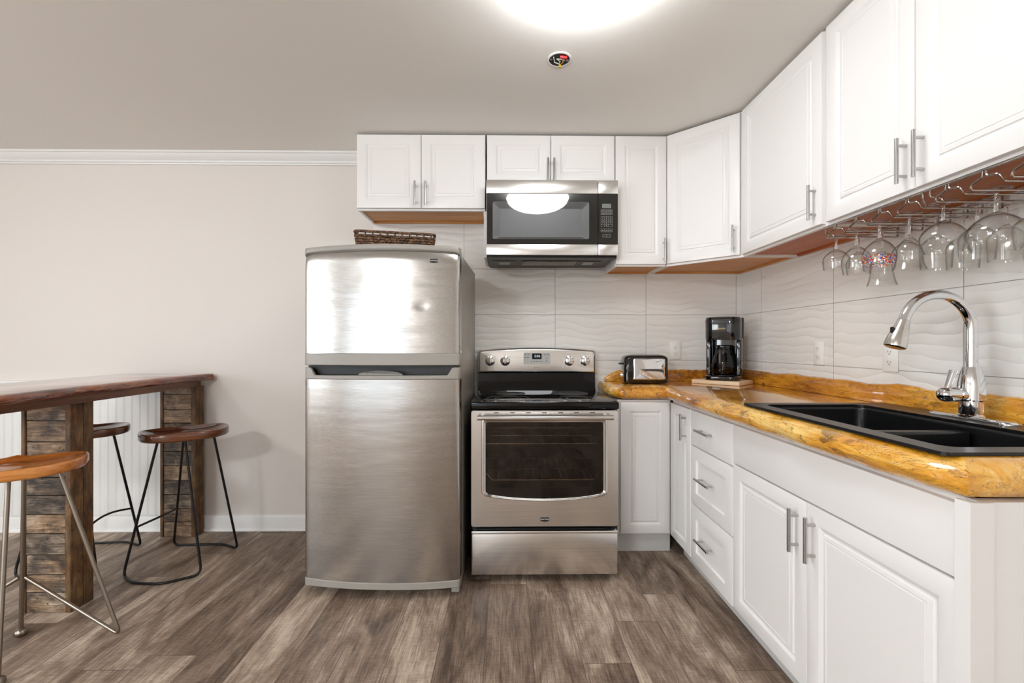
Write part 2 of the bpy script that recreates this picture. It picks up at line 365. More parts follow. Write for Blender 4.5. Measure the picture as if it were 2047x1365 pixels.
# ------------------------------------------------------------------ mesh helpers
class B:
    """collects shapes; out() links them as ONE mesh object"""
    def __init__(s): s.bm = bmesh.new()
    def box(s, x0, x1, y0, y1, z0, z1, bev=0.0, seg=2):
        vs = [s.bm.verts.new((x, y, z)) for x in (x0, x1) for y in (y0, y1) for z in (z0, z1)]
        a, b, c, d, e, f, g, h = vs
        fs = [s.bm.faces.new(q) for q in ((a, b, d, c), (e, g, h, f), (a, e, f, b), (c, d, h, g), (a, c, g, e), (b, f, h, d))]
        if bev:
            ed = list({e_ for f_ in fs for e_ in f_.edges})
            bmesh.ops.bevel(s.bm, geom=ed, offset=bev, segments=seg, profile=0.5, affect='EDGES', clamp_overlap=True)
        return s
    def rings(s, rings, cap0=True, cap1=True, closed=True):
        vv = [[s.bm.verts.new(p) for p in r] for r in rings]
        n = len(vv[0])
        for r0, r1 in zip(vv, vv[1:]):
            for i in range(n if closed else n - 1):
                j = (i + 1) % n
                try: s.bm.faces.new((r0[i], r0[j], r1[j], r1[i]))
                except ValueError: pass
        if cap0: s.bm.faces.new(vv[0][::-1])
        if cap1: s.bm.faces.new(vv[-1])
        return vv
    def cyl(s, p0, p1, r0, r1=None, seg=20):
        return s.tube([p0, p1], r0 if r1 is None else [r0, r1], seg)
    def tube(s, pts, r, seg=12, closed=False, cap=True):
        pts = [Vector(p) for p in pts]; n = len(pts)
        rs = r if isinstance(r, (list, tuple)) else [r] * n
        rings = []; up = None
        for i, p in enumerate(pts):
            if closed: t = (pts[(i + 1) % n] - pts[i - 1])
            elif i == 0: t = pts[1] - pts[0]
            elif i == n - 1: t = pts[-1] - pts[-2]
            else: t = (pts[i + 1] - p).normalized() + (p - pts[i - 1]).normalized()
            t = t.normalized() if t.length > 1e-9 else Vector((0, 0, 1))
            if up is None:
                up = Vector((0, 0, 1)) if abs(t.z) < 0.9 else Vector((1, 0, 0))
            up = (up - t * up.dot(t)).normalized()
            q = t.cross(up)
            rings.append([p + (up * math.cos(2 * PI * k / seg) + q * math.sin(2 * PI * k / seg)) * rs[i] for k in range(seg)])
        if closed: s.rings(rings + [rings[0]], False, False)
        else: s.rings(rings, cap, cap)
        return s
    def lathe(s, prof, c=(0, 0, 0), seg=32, mat=None, ring=False):
        """prof: (radius, height) pairs about the z axis; mat turns the axis"""
        mt = mat or Matrix()
        c = Vector(c)
        rows = []
        for r, z in prof:
            if r < 1e-6: rows.append([s.bm.verts.new(c + mt @ Vector((0, 0, z)))])
            else: rows.append([s.bm.verts.new(c + mt @ Vector((r * math.cos(2 * PI * k / seg), r * math.sin(2 * PI * k / seg), z))) for k in range(seg)])
        for a, b in zip(rows, rows[1:] + ([rows[0]] if ring else [])):
            for k in range(seg):
                j = (k + 1) % seg
                if len(a) == 1 and len(b) == 1: continue
                if len(a) == 1: s.bm.faces.new((a[0], b[j], b[k]))
                elif len(b) == 1: s.bm.faces.new((a[k], a[j], b[0]))
                else: s.bm.faces.new((a[k], a[j], b[j], b[k]))
        if ring: return s
        if len(rows[0]) > 1: s.bm.faces.new(rows[0][::-1])
        if len(rows[-1]) > 1: s.bm.faces.new(rows[-1])
        return s
    def plate(s, outer, holes, fn0, fn1):
        """flat plate with holes: 2D loops, fn0/fn1 map (u,v) to the two faces"""
        loops0, loops1 = [], []
        for lp in [outer] + holes:
            loops0.append([s.bm.verts.new(fn0(*p)) for p in lp]); loops1.append([s.bm.verts.new(fn1(*p)) for p in lp])
        for side in (loops0, loops1):
            ed = []
            for lp in side:
                ed += [s.bm.edges.new((lp[i], lp[(i + 1) % len(lp)])) for i in range(len(lp))]
            bmesh.ops.triangle_fill(s.bm, use_beauty=True, use_dissolve=False, edges=ed)
        for l0, l1 in zip(loops0, loops1):
            for i in range(len(l0)):
                j = (i + 1) % len(l0)
                s.bm.faces.new((l0[i], l0[j], l1[j], l1[i]))
        return s
    def text(s, body, mat, size, depth=0.0006, align='CENTER'):
        cu = bpy.data.curves.new('lettering', 'FONT'); cu.body = body; cu.size = size; cu.extrude = depth
        cu.align_x = align; cu.align_y = 'CENTER'; cu.resolution_u = 3
        o = bpy.data.objects.new('lettering', cu)
        C.objects.link(o)
        bpy.context.view_layer.update()
        me = bpy.data.meshes.new_from_object(o.evaluated_get(bpy.context.evaluated_depsgraph_get()))
        me.transform(mat)
        s.bm.from_mesh(me)
        bpy.data.objects.remove(o); bpy.data.meshes.remove(me)
        return s
    def out(s, name, mat, parent=None, smooth=40, recalc=True):
        if recalc: bmesh.ops.recalc_face_normals(s.bm, faces=s.bm.faces)
        me = bpy.data.meshes.new(name); s.bm.to_mesh(me); s.bm.free()
        if smooth:
            me.shade_smooth(); me.set_sharp_from_angle(angle=R(smooth))
        me.materials.append(M[mat] if isinstance(mat, str) else mat)
        o = bpy.data.objects.new(name, me); C.objects.link(o)
        if parent: o.parent = parent
        return o

def tag(o, label, cat, group=None, kind=None):
    o['label'] = label; o['category'] = cat
    if group: o['group'] = group
    if kind: o['kind'] = kind
    return o
def thing(name, label, cat, loc=(0, 0, 0), rz=0.0, group=None):
    o = bpy.data.objects.new(name, None); C.objects.link(o)
    o.empty_display_size = 0.05
    o.location = loc; o.rotation_euler = (0, 0, rz)
    return tag(o, label, cat, group)
def struct(o):
    o['kind'] = 'structure'; return o
def copy_tree(o, parent=None):
    c = o.copy(); C.objects.link(c)
    if parent: c.parent = parent
    for ch in [q for q in C.objects if q.parent == o]: copy_tree(ch, c)
    return c
def rrect(x0, x1, y0, y1, r, n=6):
    pts = []
    for cx, cy, a0 in ((x1 - r, y0 + r, -90), (x1 - r, y1 - r, 0), (x0 + r, y1 - r, 90), (x0 + r, y0 + r, 180)):
        for k in range(n + 1):
            a = R(a0 + 90 * k / n); pts.append((cx + r * math.cos(a), cy + r * math.sin(a)))
    return pts
def arc_path(pts, r, n=6):
    """round the corners of a polyline"""
    P = [Vector(p) for p in pts]; out = [P[0]]
    for a, b, c in zip(P, P[1:], P[2:]):
        d0, d1 = (a - b), (c - b)
        rr = min(r, d0.length * 0.49, d1.length * 0.49)
        p0, p1 = b + d0.normalized() * rr, b + d1.normalized() * rr
        for k in range(n + 1):
            t = k / n
            out.append(p0 * (1 - t) ** 2 + b * 2 * t * (1 - t) + p1 * t ** 2)
    out.append(P[-1]); return out
# text facing -y (local front)
def TXT(x, y, z): return Matrix.Translation((x, y, z)) @ Matrix.Rotation(R(90), 4, 'X')

# ------------------------------------------------------------------ room shell
T = 0.12
struct(B().box(LX - T, RX + T, BY - T, WY + T, -0.1, 0).out('floor', 'floor', smooth=0))
struct(B().box(LX - T, RX + T, BY - T, WY + T, CZ, CZ + 0.1).out('ceiling', 'ceiling', smooth=0))
struct(B().box(LX, RX, WY, WY + T, 0, CZ).out('wall_back', 'wall', smooth=0))
struct(B().box(RX, RX + T, BY, WY + T, 0, CZ).out('wall_right', 'wall', smooth=0))
def window_wall(name, fn, a0, a1, w0, w1, z0, z1):
    b = B()
    b.plate([(a0, 0), (a1, 0), (a1, CZ), (a0, CZ)], [[(w0, z0), (w1, z0), (w1, z1), (w0, z1)]], lambda u, v: fn(u, v, 0), lambda u, v: fn(u, v, T))
    return struct(b.out(name, 'wall', smooth=0))
window_wall('wall_left', lambda u, v, d: (LX - d, u, v), BY, WY + T, -1.8, 0.0, 0.8, 2.1)
window_wall('wall_rear', lambda u, v, d: (u, BY - d, v), LX, RX, -4.3, -1.6, 0.15, 2.15)
def window(name, fn, a0, a1, z0, z1, n):
    b = B(); t = 0.05
    hs = []
    wd = (a1 - a0 - t * (n + 1)) / n
    for k in range(n):
        u = a0 + t + k * (wd + t)
        hs.append([(u, z0 + t), (u + wd, z0 + t), (u + wd, z1 - t), (u, z1 - t)])
    b.plate([(a0, z0), (a1, z0), (a1, z1), (a0, z1)], hs, lambda u, v: fn(u, v, 0.02), lambda u, v: fn(u, v, 0.06))
    return struct(b.out(name, 'trim', smooth=0))
window('window_1', lambda u, v, d: (LX - d, u, v), -1.8, 0.0, 0.8, 2.1, 2)
window('window_2', lambda u, v, d: (u, BY - d, v), -4.3, -1.6, 0.15, 2.15, 3)

# crown moulding on the back wall, from the left wall up to the upper cabinets
prof = [(0, 0), (-0.012, 0), (-0.014, 0.008), (-0.022, 0.012), (-0.024, 0.022), (-0.034, 0.03), (-0.05, 0.052), (-0.054, 0.06), (-0.062, 0.062), (-0.062, 0.075), (0, 0.075)]
b = B(); b.rings([[(x, WY + p[0], CZ - 0.0755 + p[1]) for p in prof] for x in (LX, -0.892)])
struct(b.out('trim_1', 'trim', smooth=25))
# baseboard with quarter round
def base_prof(x0, x1, name):
    p = [(0, 0), (-0.024, 0), (-0.024, 0.006), (-0.020, 0.014), (-0.0135, 0.019), (-0.0135, 0.085), (-0.010, 0.095), (-0.004, 0.101), (0, 0.102)]
    b = B(); b.rings([[(x, WY + q[0], q[1]) for q in p] for x in (x0, x1)])
    return struct(b.out(name, 'trim', smooth=25))
base_prof(LX, -0.2, 'baseboard_back')
# beadboard wainscot with its cap, left part of the back wall
b = B()
pts = []
x = LX
while x < -2.06:
    for dx, dy in ((0, -0.008), (0.041, -0.008), (0.0418, -0.0066), (0.0428, -0.0066), (0.0436, -0.0082), (0.0484, -0.0082), (0.0492, -0.0066), (0.0502, -0.0066)):
        pts.append((x + dx, WY + dy))
    x += 0.052
pts = [(min(p[0], -2.06), p[1]) for p in pts]
ring0 = [(px, py, 0.103) for px, py in pts]; ring1 = [(px, py, 0.975) for px, py in pts]
b.rings([ring0, ring1], False, False, closed=False)
b.box(LX, -2.06, WY - 0.028, WY, 0.975, 0.997, 0.004)
struct(b.out('trim_2', 'trim', smooth=20))
# tile back splashes
struct(B().box(-0.885, RX, WY - 0.009, WY, 0.86, 2.06).out('wall_back_tile', 'tile_back', smooth=0))
struct(B().box(RX - 0.009, RX, 0.5, WY - 0.009, 0.86, 1.735).out('wall_right_tile', 'tile_right', smooth=0))

# ------------------------------------------------------------------ cabinets
def door_bm(x0, x1, z0, z1, y, kind='raised', th=0.018):
    """cabinet door front at local y (facing -y)"""
    b = B()
    if kind == 'raised':
        s = min(1.0, (x1 - x0) / 0.30)
        fr = 0.052 * s
        prof = [(0, th), (0, 0.004), (0.0015, 0.0012), (0.005, 0), (fr, 0), (fr + 0.003, 0.0015), (fr + 0.013 * s, 0.0075), (fr + 0.017 * s, 0.0075), (fr + 0.020 * s, 0.0055), (fr + 0.0205 * s, 0.0035), (fr + 0.031 * s, 0.0016), (fr + 0.033 * s, 0.0032), (fr + 0.036 * s, 0.0032), (fr + 0.037 * s, 0.0016)]
    elif kind == 'shaker':
        prof = [(0, th), (0, 0.004), (0.0015, 0.0012), (0.005, 0), (0.062, 0), (0.066, 0.007), (0.068, 0.0085)]
    else:
        prof = [(0, th), (0, 0.004), (0.0015, 0.0012), (0.005, 0)]
    b.rings([[(x0 + i, y + d, z0 + i), (x1 - i, y + d, z0 + i), (x1 - i, y + d, z1 - i), (x0 + i, y + d, z1 - i)] for i, d in prof])
    return b
def pull(parent, x, z, y, length=0.142, horiz=False):
    b = B(); r = 0.006; h = 0.031; l = length / 2; p = 0.048
    if horiz:
        b.cyl((x - l, y - h, z), (x + l, y - h, z), r, seg=14)
        for s in (-p, p): b.cyl((x + s, y - h, z), (x + s, y - 0.0005, z), 0.0048, seg=12)
    else:
        b.cyl((x, y - h, z - l), (x, y - h, z + l), r, seg=14)
        for s in (-p, p): b.cyl((x, y - h, z + s), (x, y - 0.0005, z + s), 0.0048, seg=12)
    return b.out('bar_pull', 'pull', parent)
DT = 0.018
def upper_cabinet(label, loc, rz, W, H, D, doors, wood='ply', extra=None):
    """origin at the front left bottom corner of the box; doors: (x0, x1, pull x, pull z)"""
    t = thing('upper_cabinet', label, 'cabinet', loc, rz, 'white upper cabinets')
    b = B(); q = 0.016
    b.box(0, q, 0, D, 0, H, 0.001); b.box(W - q, W, 0, D, 0, H, 0.001); b.box(q, W - q, 0, D, H - q, H); b.box(q, W - q, D - 0.006, D, 0.02, H - q)
    b.box(q, W - q, 0, 0.018, 0, 0.03); b.box(q, W - q, 0.0, 0.018, H - 0.03, H - q)
    b.out('carcass', 'cab', t, smooth=0)
    b = B(); b.box(q + 0.0005, W - q - 0.0005, 0.0185, D - 0.0065, 0.010, 0.019)
    b.box(q + 0.0005, W - q - 0.0005, D - 0.022, D - 0.0065, 0.0, 0.0098)
    b.out('underside_panel', wood, t, smooth=0)
    for x0, x1, px, pz in doors:
        d = door_bm(x0, x1, 0.010, H - 0.006, -DT - 0.001).out('door', 'cab', t, smooth=30)
        pull(d, px, pz, -DT - 0.001)
    return t
UZ = 1.705; UT = 2.490
yb = 2.669      # front of the back wall boxes
UD = 2.965 - yb
upper_cabinet('white two-door upper cabinet over the fridge and the woven basket', (-0.889, yb, 2.036), 0, 0.764, UT - 2.036, UD,
              [(0.001, 0.3805, 0.350, 0.090), (0.3835, 0.763, 0.413, 0.090)])
u2 = upper_cabinet('low white two-door upper cabinet directly above the microwave', (-0.116, yb, 2.186), 0, 0.766, UT - 2.186, UD,
              [(0.001, 0.3815, 0.364, 0.080), (0.3845, 0.765, 0.400, 0.080)])
B().box(-0.0175, -0.0015, 0.0, UD, -0.43, -0.152).out('filler_panel', 'cab', u2, smooth=0)
upper_cabinet('narrow white one-door upper cabinet right of the microwave', (0.655, yb, UZ), 0, 0.309, UT - UZ, UD,
              [(0.002, 0.307, 0.288, 0.090)])
# diagonal corner cabinet
t = thing('upper_cabinet', 'white diagonal corner upper cabinet above the coffee maker', 'cabinet', (0.9675, yb, UZ), 0, 'white upper cabinets')
H = UT - UZ
A0 = Vector((0.0, 0.0)); A1 = Vector((0.312, -0.291))
poly = [A0, A1, Vector((0.6135, -0.291)), Vector((0.6135, UD)), Vector((0, UD))]
b = B()
def shell(b, poly, q, z0, z1, z2, lip):
    n = len(poly)
    def inset(d):
        res = []
        for i in range(n):
            p0, p1, p2 = poly[i - 1], poly[i], poly[(i + 1) % n]
            d0, d1 = (p1 - p0).normalized(), (p2 - p1).normalized()
            n0, n1 = Vector((-d0.y, d0.x)), Vector((-d1.y, d1.x))
            m = (n0 + n1); res.append(p1 + m * (d / (1 + n0.dot(n1))))
        return res
    i1 = inset(q)
    L = lambda pp, z: [(p.x, p.y, z) for p in pp]
    b.rings([L(i1, z1), L(i1, z0), L(poly, z0), L(poly, z2)], True, True)
    return i1
ins = shell(b, poly, 0.016, 0, 0.024, H, 0.02)
b.out('carcass', 'cab', t, smooth=0)
b = B(); q = [p for p in ins]
cen = sum(q, Vector((0, 0))) / len(q)
qq = [p + (cen - p) * 0.004 for p in q]
b.rings([[(p.x, p.y, 0.010) for p in qq], [(p.x, p.y, 0.0235) for p in qq]])
b.box(0.0172, 0.596, UD - 0.033, UD - 0.0175, 0.0, 0.0095); b.box(0.58, 0.5955, -0.27, UD - 0.034, 0.0, 0.0095)
b.out('underside_panel', 'ply', t, smooth=0)
dl = (A1 - A0).length
dd = door_bm(0.012, dl - 0.012, 0.012, H - 0.006, -DT - 0.001).out('door', 'cab', t, smooth=30)
dd.rotation_euler = (0, 0, math.atan2(A1.y - A0.y, A1.x - A0.x))
pull(dd, dl - 0.042, 0.10, -DT - 0.001)
# right run, facing -x
xr = 1.279; RD = RX - 0.0105 - xr
upper_cabinet('wide white one-door upper cabinet on the right wall beside the diagonal corner one', (xr, 2.3735, UZ), -PI / 2, 0.628, H, RD,
              [(0.014, 0.616, 0.583, 0.105)], 'ply_red')
upper_cabinet('white two-door upper cabinet on the right wall over the hanging wine glasses', (xr, 1.7435, UZ), -PI / 2, 0.776, H, RD,
              [(0.009, 0.3895, 0.362, 0.105), (0.3925, 0.773, 0.42, 0.105)], 'ply_red')

# base cabinets
BZ, BT = 0.108, 0.906
def base_cabinet(label, loc, rz, W, D, fronts, hollow=False, toe=0.062, toe_ends=(0, 0), group='white base cabinets'):
    """origin on the floor at the front left corner; fronts: (kind, x0, x1, z0, z1, pull)"""
    t = thing('base_cabinet', label, 'cabinet', loc, rz, group)
    b = B(); q = 0.018
    if hollow:
        b.box(0, q, 0, D, BZ, BT); b.box(W - q, W, 0, D, BZ, BT); b.box(q, W - q, 0, D, BZ, BZ + q); b.box(q, W - q, D - 0.008, D, BZ + q, BT)
        b.box(q, W - q, 0, q, BT - 0.17, BT)
    else: b.box(0, W, 0, D, BZ, BT, 0.001)
    b.out('carcass', 'cab', t, smooth=0)
    B().box(toe_ends[0], W - toe_ends[1], toe, toe + 0.015, 0.001, BZ - 0.001).out('toe_kick', 'cabgrey', t, smooth=0)
    for kind, x0, x1, z0, z1, pl in fronts:
        nm = {'raised': 'door', 'shaker': 'drawer', 'slab': 'drawer', 'false': 'false_front'}[kind]
        d = door_bm(x0, x1, z0, z1, -DT - 0.001, kind if kind != 'false' else 'slab').out(nm, 'cab', t, smooth=30)
        if pl: pull(d, pl[0], pl[1], -DT - 0.001, horiz=pl[2])
    return t
base_cabinet('shallow white one-door base cabinet between the range and the corner', (0.660, 2.628, 0), 0, 0.318, 0.33,
             [('raised', 0.014, 0.309, 0.117, 0.893, None)], toe=0.012)
fx = 0.984; FD = RX - 0.0105 - fx
base_cabinet('narrow white corner base cabinet with a single upright handle', (fx, 2.601, 0), -PI / 2, 0.287, FD,
             [('raised', 0.004, 0.284, 0.117, 0.893, (0.232, 0.79, False))])
c2 = base_cabinet('white base cabinet with three drawers', (fx, 2.312, 0), -PI / 2, 0.430, FD,
             [('slab', 0.004, 0.426, 0.714, 0.893, (0.190, 0.806, True)), ('shaker', 0.004, 0.426, 0.412, 0.708, (0.190, 0.565, True)), ('shaker', 0.004, 0.426, 0.112, 0.406, (0.190, 0.262, True))])
c3 = base_cabinet('white two-door sink base cabinet under the black sink', (fx, 1.880, 0), -PI / 2, 0.966, FD,
             [('false', 0.004, 0.945, 0.730, 0.893, None), ('raised', 0.004, 0.4635, 0.117, 0.724, (0.425, 0.62, False)), ('raised', 0.4665, 0.956, 0.117, 0.724, (0.505, 0.62, False))], hollow=True)
b = B(); b.box(0.9665, 0.9765, -0.006, FD, 0.001, BT); b.box(0.948, 0.9768, -0.030, -0.0205, 0.03, BT)
b.box(0.9768, 0.9805, -0.030, 0.02, 0.001, BT)
b.out('end_panel', 'cab', c3, smooth=0)

# ------------------------------------------------------------------ live edge counter
CT, CB = 0.988, 0.912
def live_outline(ctrl, step, amp, seed):
    """ctrl: (x, y, wildness); densify with noise along the outward normal"""
    out = []
    n = len(ctrl)
    for i in range(n):
        a, b_ = Vector(ctrl[i][:2]), Vector(ctrl[(i + 1) % n][:2])
        d = b_ - a; k = max(1, int(d.length / step)); nn = Vector((d.y, -d.x)).normalized()
        wild = ctrl[i][2]
        for j in range(k):
            p = a + d * (j / k)
            f = min(1, min(j, k - j) / 3)
            o = (noise.noise(Vector((p.x * 5 + seed, p.y * 5, 0))) * 1.0 + 0.45 * noise.noise(Vector((p.x * 17, p.y * 17, seed)))) * amp * wild * (0.35 + 0.65 * f)
            out.append((p + nn * o, wild))
    return out
def slab(name, ctrl, prof, z_fn, mat, holes, seed, amp, step=0.025, parent=None, sub=0):
    o = live_outline(ctrl, step, amp, seed)
    n = len(o)
    P = [p for p, _ in o]
    # smooth inward normals
    N = []
    for i in range(n):
        t = (P[(i + 1) % n] - P[i - 1]).normalized(); N.append(Vector((-t.y, t.x)))
    N = [(N[i - 1] + N[i] * 2 + N[(i + 1) % n]).normalized() for i in range(n)]
    b = B(); rings = []
    for ins_, z in prof:
        ring = []
        for i in range(n):
            w_ = o[i][1]
            wob = noise.noise(Vector((P[i].x * 9, P[i].y * 9, z * 30 + seed))) * 0.008 * w_ if ins_ > 0 and z < prof[-1][1] - 0.001 else 0
            q = P[i] + N[i] * ((ins_ + wob) * (w_ if w_ > 0 else 0.02))
            ring.append((q.x, q.y, z_fn(z, P[i], w_)))
        rings.append(ring)
    vv = b.rings(rings, False, False)
    for side, zz, flip in ((vv[-1], prof[-1][1], False), (vv[0], prof[0][1], True)):
        ed = [b.bm.edges.get((side[i], side[(i + 1) % n])) for i in range(n)]
        for h in holes:
            hv = [b.bm.verts.new((u, v, zz)) for u, v in h]
            ed += [b.bm.edges.new((hv[i], hv[(i + 1) % len(hv)])) for i in range(len(hv))]
            (HV0 if flip else HV1).append(hv)
        bmesh.ops.triangle_fill(b.bm, use_beauty=True, edges=ed)
    for h0, h1 in zip(HV0, HV1):
        for i in range(len(h0)):
            j = (i + 1) % len(h0); b.bm.faces.new((h0[i], h0[j], h1[j], h1[i]))
    return b.out(name, mat, parent, smooth=50)
HV0, HV1 = [], []
ctrl = [(0.612, 2.80, 1), (0.618, 2.71, 1), (0.668, 2.592, 1), (0.925, 2.578, 1), (0.926, 2.45, 1), (0.920, 1.9, 1), (0.915, 1.3, 1), (0.925, 0.98, 1), (0.955, 0.905, 0.8), (1.2, 0.892, 0.8), (1.5795, 0.888, 0),
        (1.5795, 2.963, 0), (0.612, 2.963, 0.3)]
prof = [(0.030, CB), (0.014, CB + 0.004), (0.004, CB + 0.016), (0.0, CB + 0.03), (0.004, CB + 0.045), (0.016, CB + 0.060), (0.034, CB + 0.070), (0.055, CT)]
SX0, SX1, SY0, SY1 = 0.956, 1.535, 0.955, 1.785
cs = slab('countertop', ctrl, prof, lambda z, p, w_: z, 'slab', [rrect(SX0 + 0.03, SX1 - 0.03, SY0 + 0.03, SY1 - 0.03, 0.03, 3)], 3.1, 0.010)
tag(cs, 'L-shaped amber live-edge wood countertop over the white base cabinets', 'countertop')
# live edge upstands along the two walls
def upstand(name, pts, th_dir, label, seed):
    b = B(); rings = []
    for i, (p, h) in enumerate(pts):
        p = Vector(p); d = Vector(th_dir)
        th = 0.026 + 0.004 * noise.noise(Vector((i * 0.4, seed, 0)))
        z0 = CT + 0.0012
        prof = [(0, z0), (th, z0), (th + 0.001, z0 + h * 0.55), (th - 0.004, z0 + h * 0.86), (th - 0.012, z0 + h), (0.004, z0 + h * 1.03), (0, z0 + h * 1.0)]
        rings.append([(p.x + d.x * a, p.y + d.y * a, z) for a, z in prof])
    b.rings(rings)
    return tag(b.out(name, 'slab', smooth=50), label, 'backsplash')
pts = []
for k in range(40):
    x = 0.655 + (1.547 - 0.655) * k / 39
    h = 0.074 + 0.007 * noise.noise(Vector((x * 9, 2, 0))) + 0.004 * noise.noise(Vector((x * 31, 5, 0)))
    if k < 6: h *= (0.30, 0.52, 0.70, 0.84, 0.94, 1)[k]
    pts.append(((x, WY - 0.0105), h))
upstand('wood_upstand', pts, (0, -1), 'amber live-edge wood upstand along the back wall behind the toaster', 1.0)
pts = []
for k in range(70):
    y = 2.962 - (2.962 - 0.895) * k / 69
    h = 0.078 + 0.009 * noise.noise(Vector((y * 6, 9, 0))) + 0.005 * noise.noise(Vector((y * 27, 5, 1)))
    pts.append(((RX - 0.0105, y), h))
upstand('wood_upstand', pts, (-1, 0), 'long amber live-edge wood upstand along the right wall behind the faucet', 4.0)

# ------------------------------------------------------------------ sink and faucet
t = thing('sink', 'black granite double-bowl drop-in sink in the wood countertop', 'sink', (0, 0, 0))
RZ = CT + 0.009
b = B()
bx0, bx1, by0, by1, dp = 1.012, 1.400, 1.005, 1.732, 0.20
b.plate(rrect(SX0, SX1, SY0, SY1, 0.016, 4), [rrect(bx0, bx1, by0, by1, 0.035, 5)], lambda u, v: (u, v, RZ), lambda u, v: (u, v, CT + 0.001))
b.out('rim', 'sink', t, smooth=30)
b = B()
L = lambda e, z: [(p[0], p[1], z) for p in rrect(bx0 + e, bx1 - e, by0 + e, by1 - e, 0.035, 5)]
b.rings([L(-0.0005, CT + 0.0005), L(0.0, RZ - 0.02), L(0.004, RZ - dp + 0.03), L(0.012, RZ - dp + 0.008), L(0.03, RZ - dp)], False, True)
o = b.out('basin', 'sink', t, smooth=50)
sm = o.modifiers.new('thick', 'SOLIDIFY'); sm.thickness = 0.006; sm.offset = 1
B().box(bx0 + 0.004, bx1 - 0.004, 1.312, 1.350, RZ - dp + 0.001, RZ - 0.026, 0.009, 3).out('divider', 'sink', t)
for cy in (1.16, 1.54):
    b = B(); b.lathe([(0.0, 0.001), (0.030, 0.001), (0.034, 0.004), (0.042, 0.004), (0.043, 0.0005)], ((bx0 + bx1) / 2, cy, RZ - dp), 24)
    b.out('drain', 'chrome', t)
t = thing('faucet', 'tall chrome gooseneck pull-down faucet at the back of the black sink', 'faucet', (1.475, 1.388, RZ + 0.0005))
b = B()
pl = rrect(-0.028, 0.028, -0.13, 0.13, 0.027, 6)
b.rings([[(u * s, v * s if s < 1 else v, z) for u, v in pl] for s, z in ((1, 0), (1, 0.003), (0.97, 0.007), (0.90, 0.009))])
b.out('deck_plate', 'chrome', t)
b = B()
b.lathe([(0.0, 0.009), (0.033, 0.009), (0.033, 0.012), (0.030, 0.015), (0.030, 0.056), (0.0345, 0.061), (0.035, 0.088), (0.033, 0.115), (0.027, 0.148), (0.021, 0.165), (0.0, 0.1655)], seg=32)
b.out('body', 'chrome', t)
b = B()
arc = [(0, 0, 0.160), (0, 0, 0.20), (0, 0, 0.25), (0, 0, 0.285)]
cx, rr = -0.108, 0.108
for k in range(1, 19):
    a = PI * k / 18 * 0.92
    arc.append((cx + rr * math.cos(a), 0.004 * k / 18, 0.285 + rr * math.sin(a) * 1.0))
b.tube(arc, 0.0155, 24)
b.out('spout', 'chrome', t)
e = Vector(arc[-1]); dr = (Vector(arc[-1]) - Vector(arc[-2])).normalized()
b = B()
axis = dr.to_track_quat('Z', 'Y').to_matrix().to_4x4()
b.lathe([(0.0, 0.001), (0.017, 0.001), (0.017, 0.010), (0.0185, 0.014), (0.021, 0.030), (0.0275, 0.060), (0.0300, 0.082), (0.029, 0.089), (0.025, 0.091), (0.0, 0.089)], e, 28, axis)
hd = b.out('spray_head', 'steel_bright', t)
b = B(); c_ = e + dr * 0.045 + Vector((-0.022, 0, 0))
b.box(c_.x - 0.004, c_.x + 0.004, c_.y - 0.006, c_.y + 0.006, c_.z - 0.02, c_.z + 0.022, 0.003)
b.out('spray_button', 'black', hd)
b = B(); ax = Matrix.Rotation(R(-90), 4, 'Y')
b.lathe([(0.0, 0.0245), (0.0205, 0.0245), (0.0215, 0.045), (0.0195, 0.047), (0.0195, 0.051), (0.0235, 0.053), (0.0235, 0.080), (0.021, 0.093), (0.014, 0.101), (0.0, 0.1035)], (0, 0, 0.077), 28, ax)
v_ = b.out('valve', 'chrome', t)
b = B(); b.cyl((-0.078, 0, 0.096), (-0.058, 0, 0.152), 0.0075, 0.0105, 18)
b.out('lever', 'chrome', v_)

# ------------------------------------------------------------------ fridge
FRx, FRy = -0.611, 2.185
t = thing('refrigerator', 'stainless top-freezer refrigerator with grey trim left of the range', 'refrigerator', (FRx, FRy, 0), R(-2.5))
FW = 0.770; hw = FW / 2
def bulge(u): return -0.037 * (1 - abs(2 * u / FW) ** 2.2)
def edge(u, r=0.014):
    d = hw - abs(u)
    return r - math.sqrt(max(0, r * r - (r - d) ** 2)) if d < r else 0
B().box(-hw + 0.004, hw - 0.004, 0.062, 0.690, 0.030, 1.690, 0.006).out('body', 'body_grey', t, smooth=30)
def us(n=36):
    r = [-hw + d for d in (0, 0.0012, 0.004, 0.008, 0.014)]
    m = [-hw + 0.014 + (FW - 0.028) * k / n for k in range(1, n)]
    return r + m + [-x for x in r[::-1]]
U = us()
def door_skin(z0, z1, zb_fn, zt_fn, roll, dents=()):
    """front skin as a grid from z0 to z1 with rounded top roll, closed at the back"""
    b = B(); rows = 46; g = []
    for j in range(rows + 1):
        v = j / rows
        row = []
        for u in U:
            zb, zt = zb_fn(u), zt_fn(u)
            z = zb + (zt - zb) * v
            y = bulge(u) + edge(u)
            dt = zt - z
            if roll and dt < roll: y += 0.011 * (1 - dt / roll) ** 2
            for (du, dz, rx, rz_, am) in dents:
                y += am * math.exp(-((u - du) / rx) ** 2 - ((z - dz) / rz_) ** 2)
            row.append((u, y, z))
        row += [(hw, 0.058, row[-1][2]), (-hw, 0.058, row[0][2])]
        g.append(row)
    b.rings(g)
    return b
capz = lambda u: 1.681 + 0.012 * (1 - abs(2 * u / FW) ** 2)
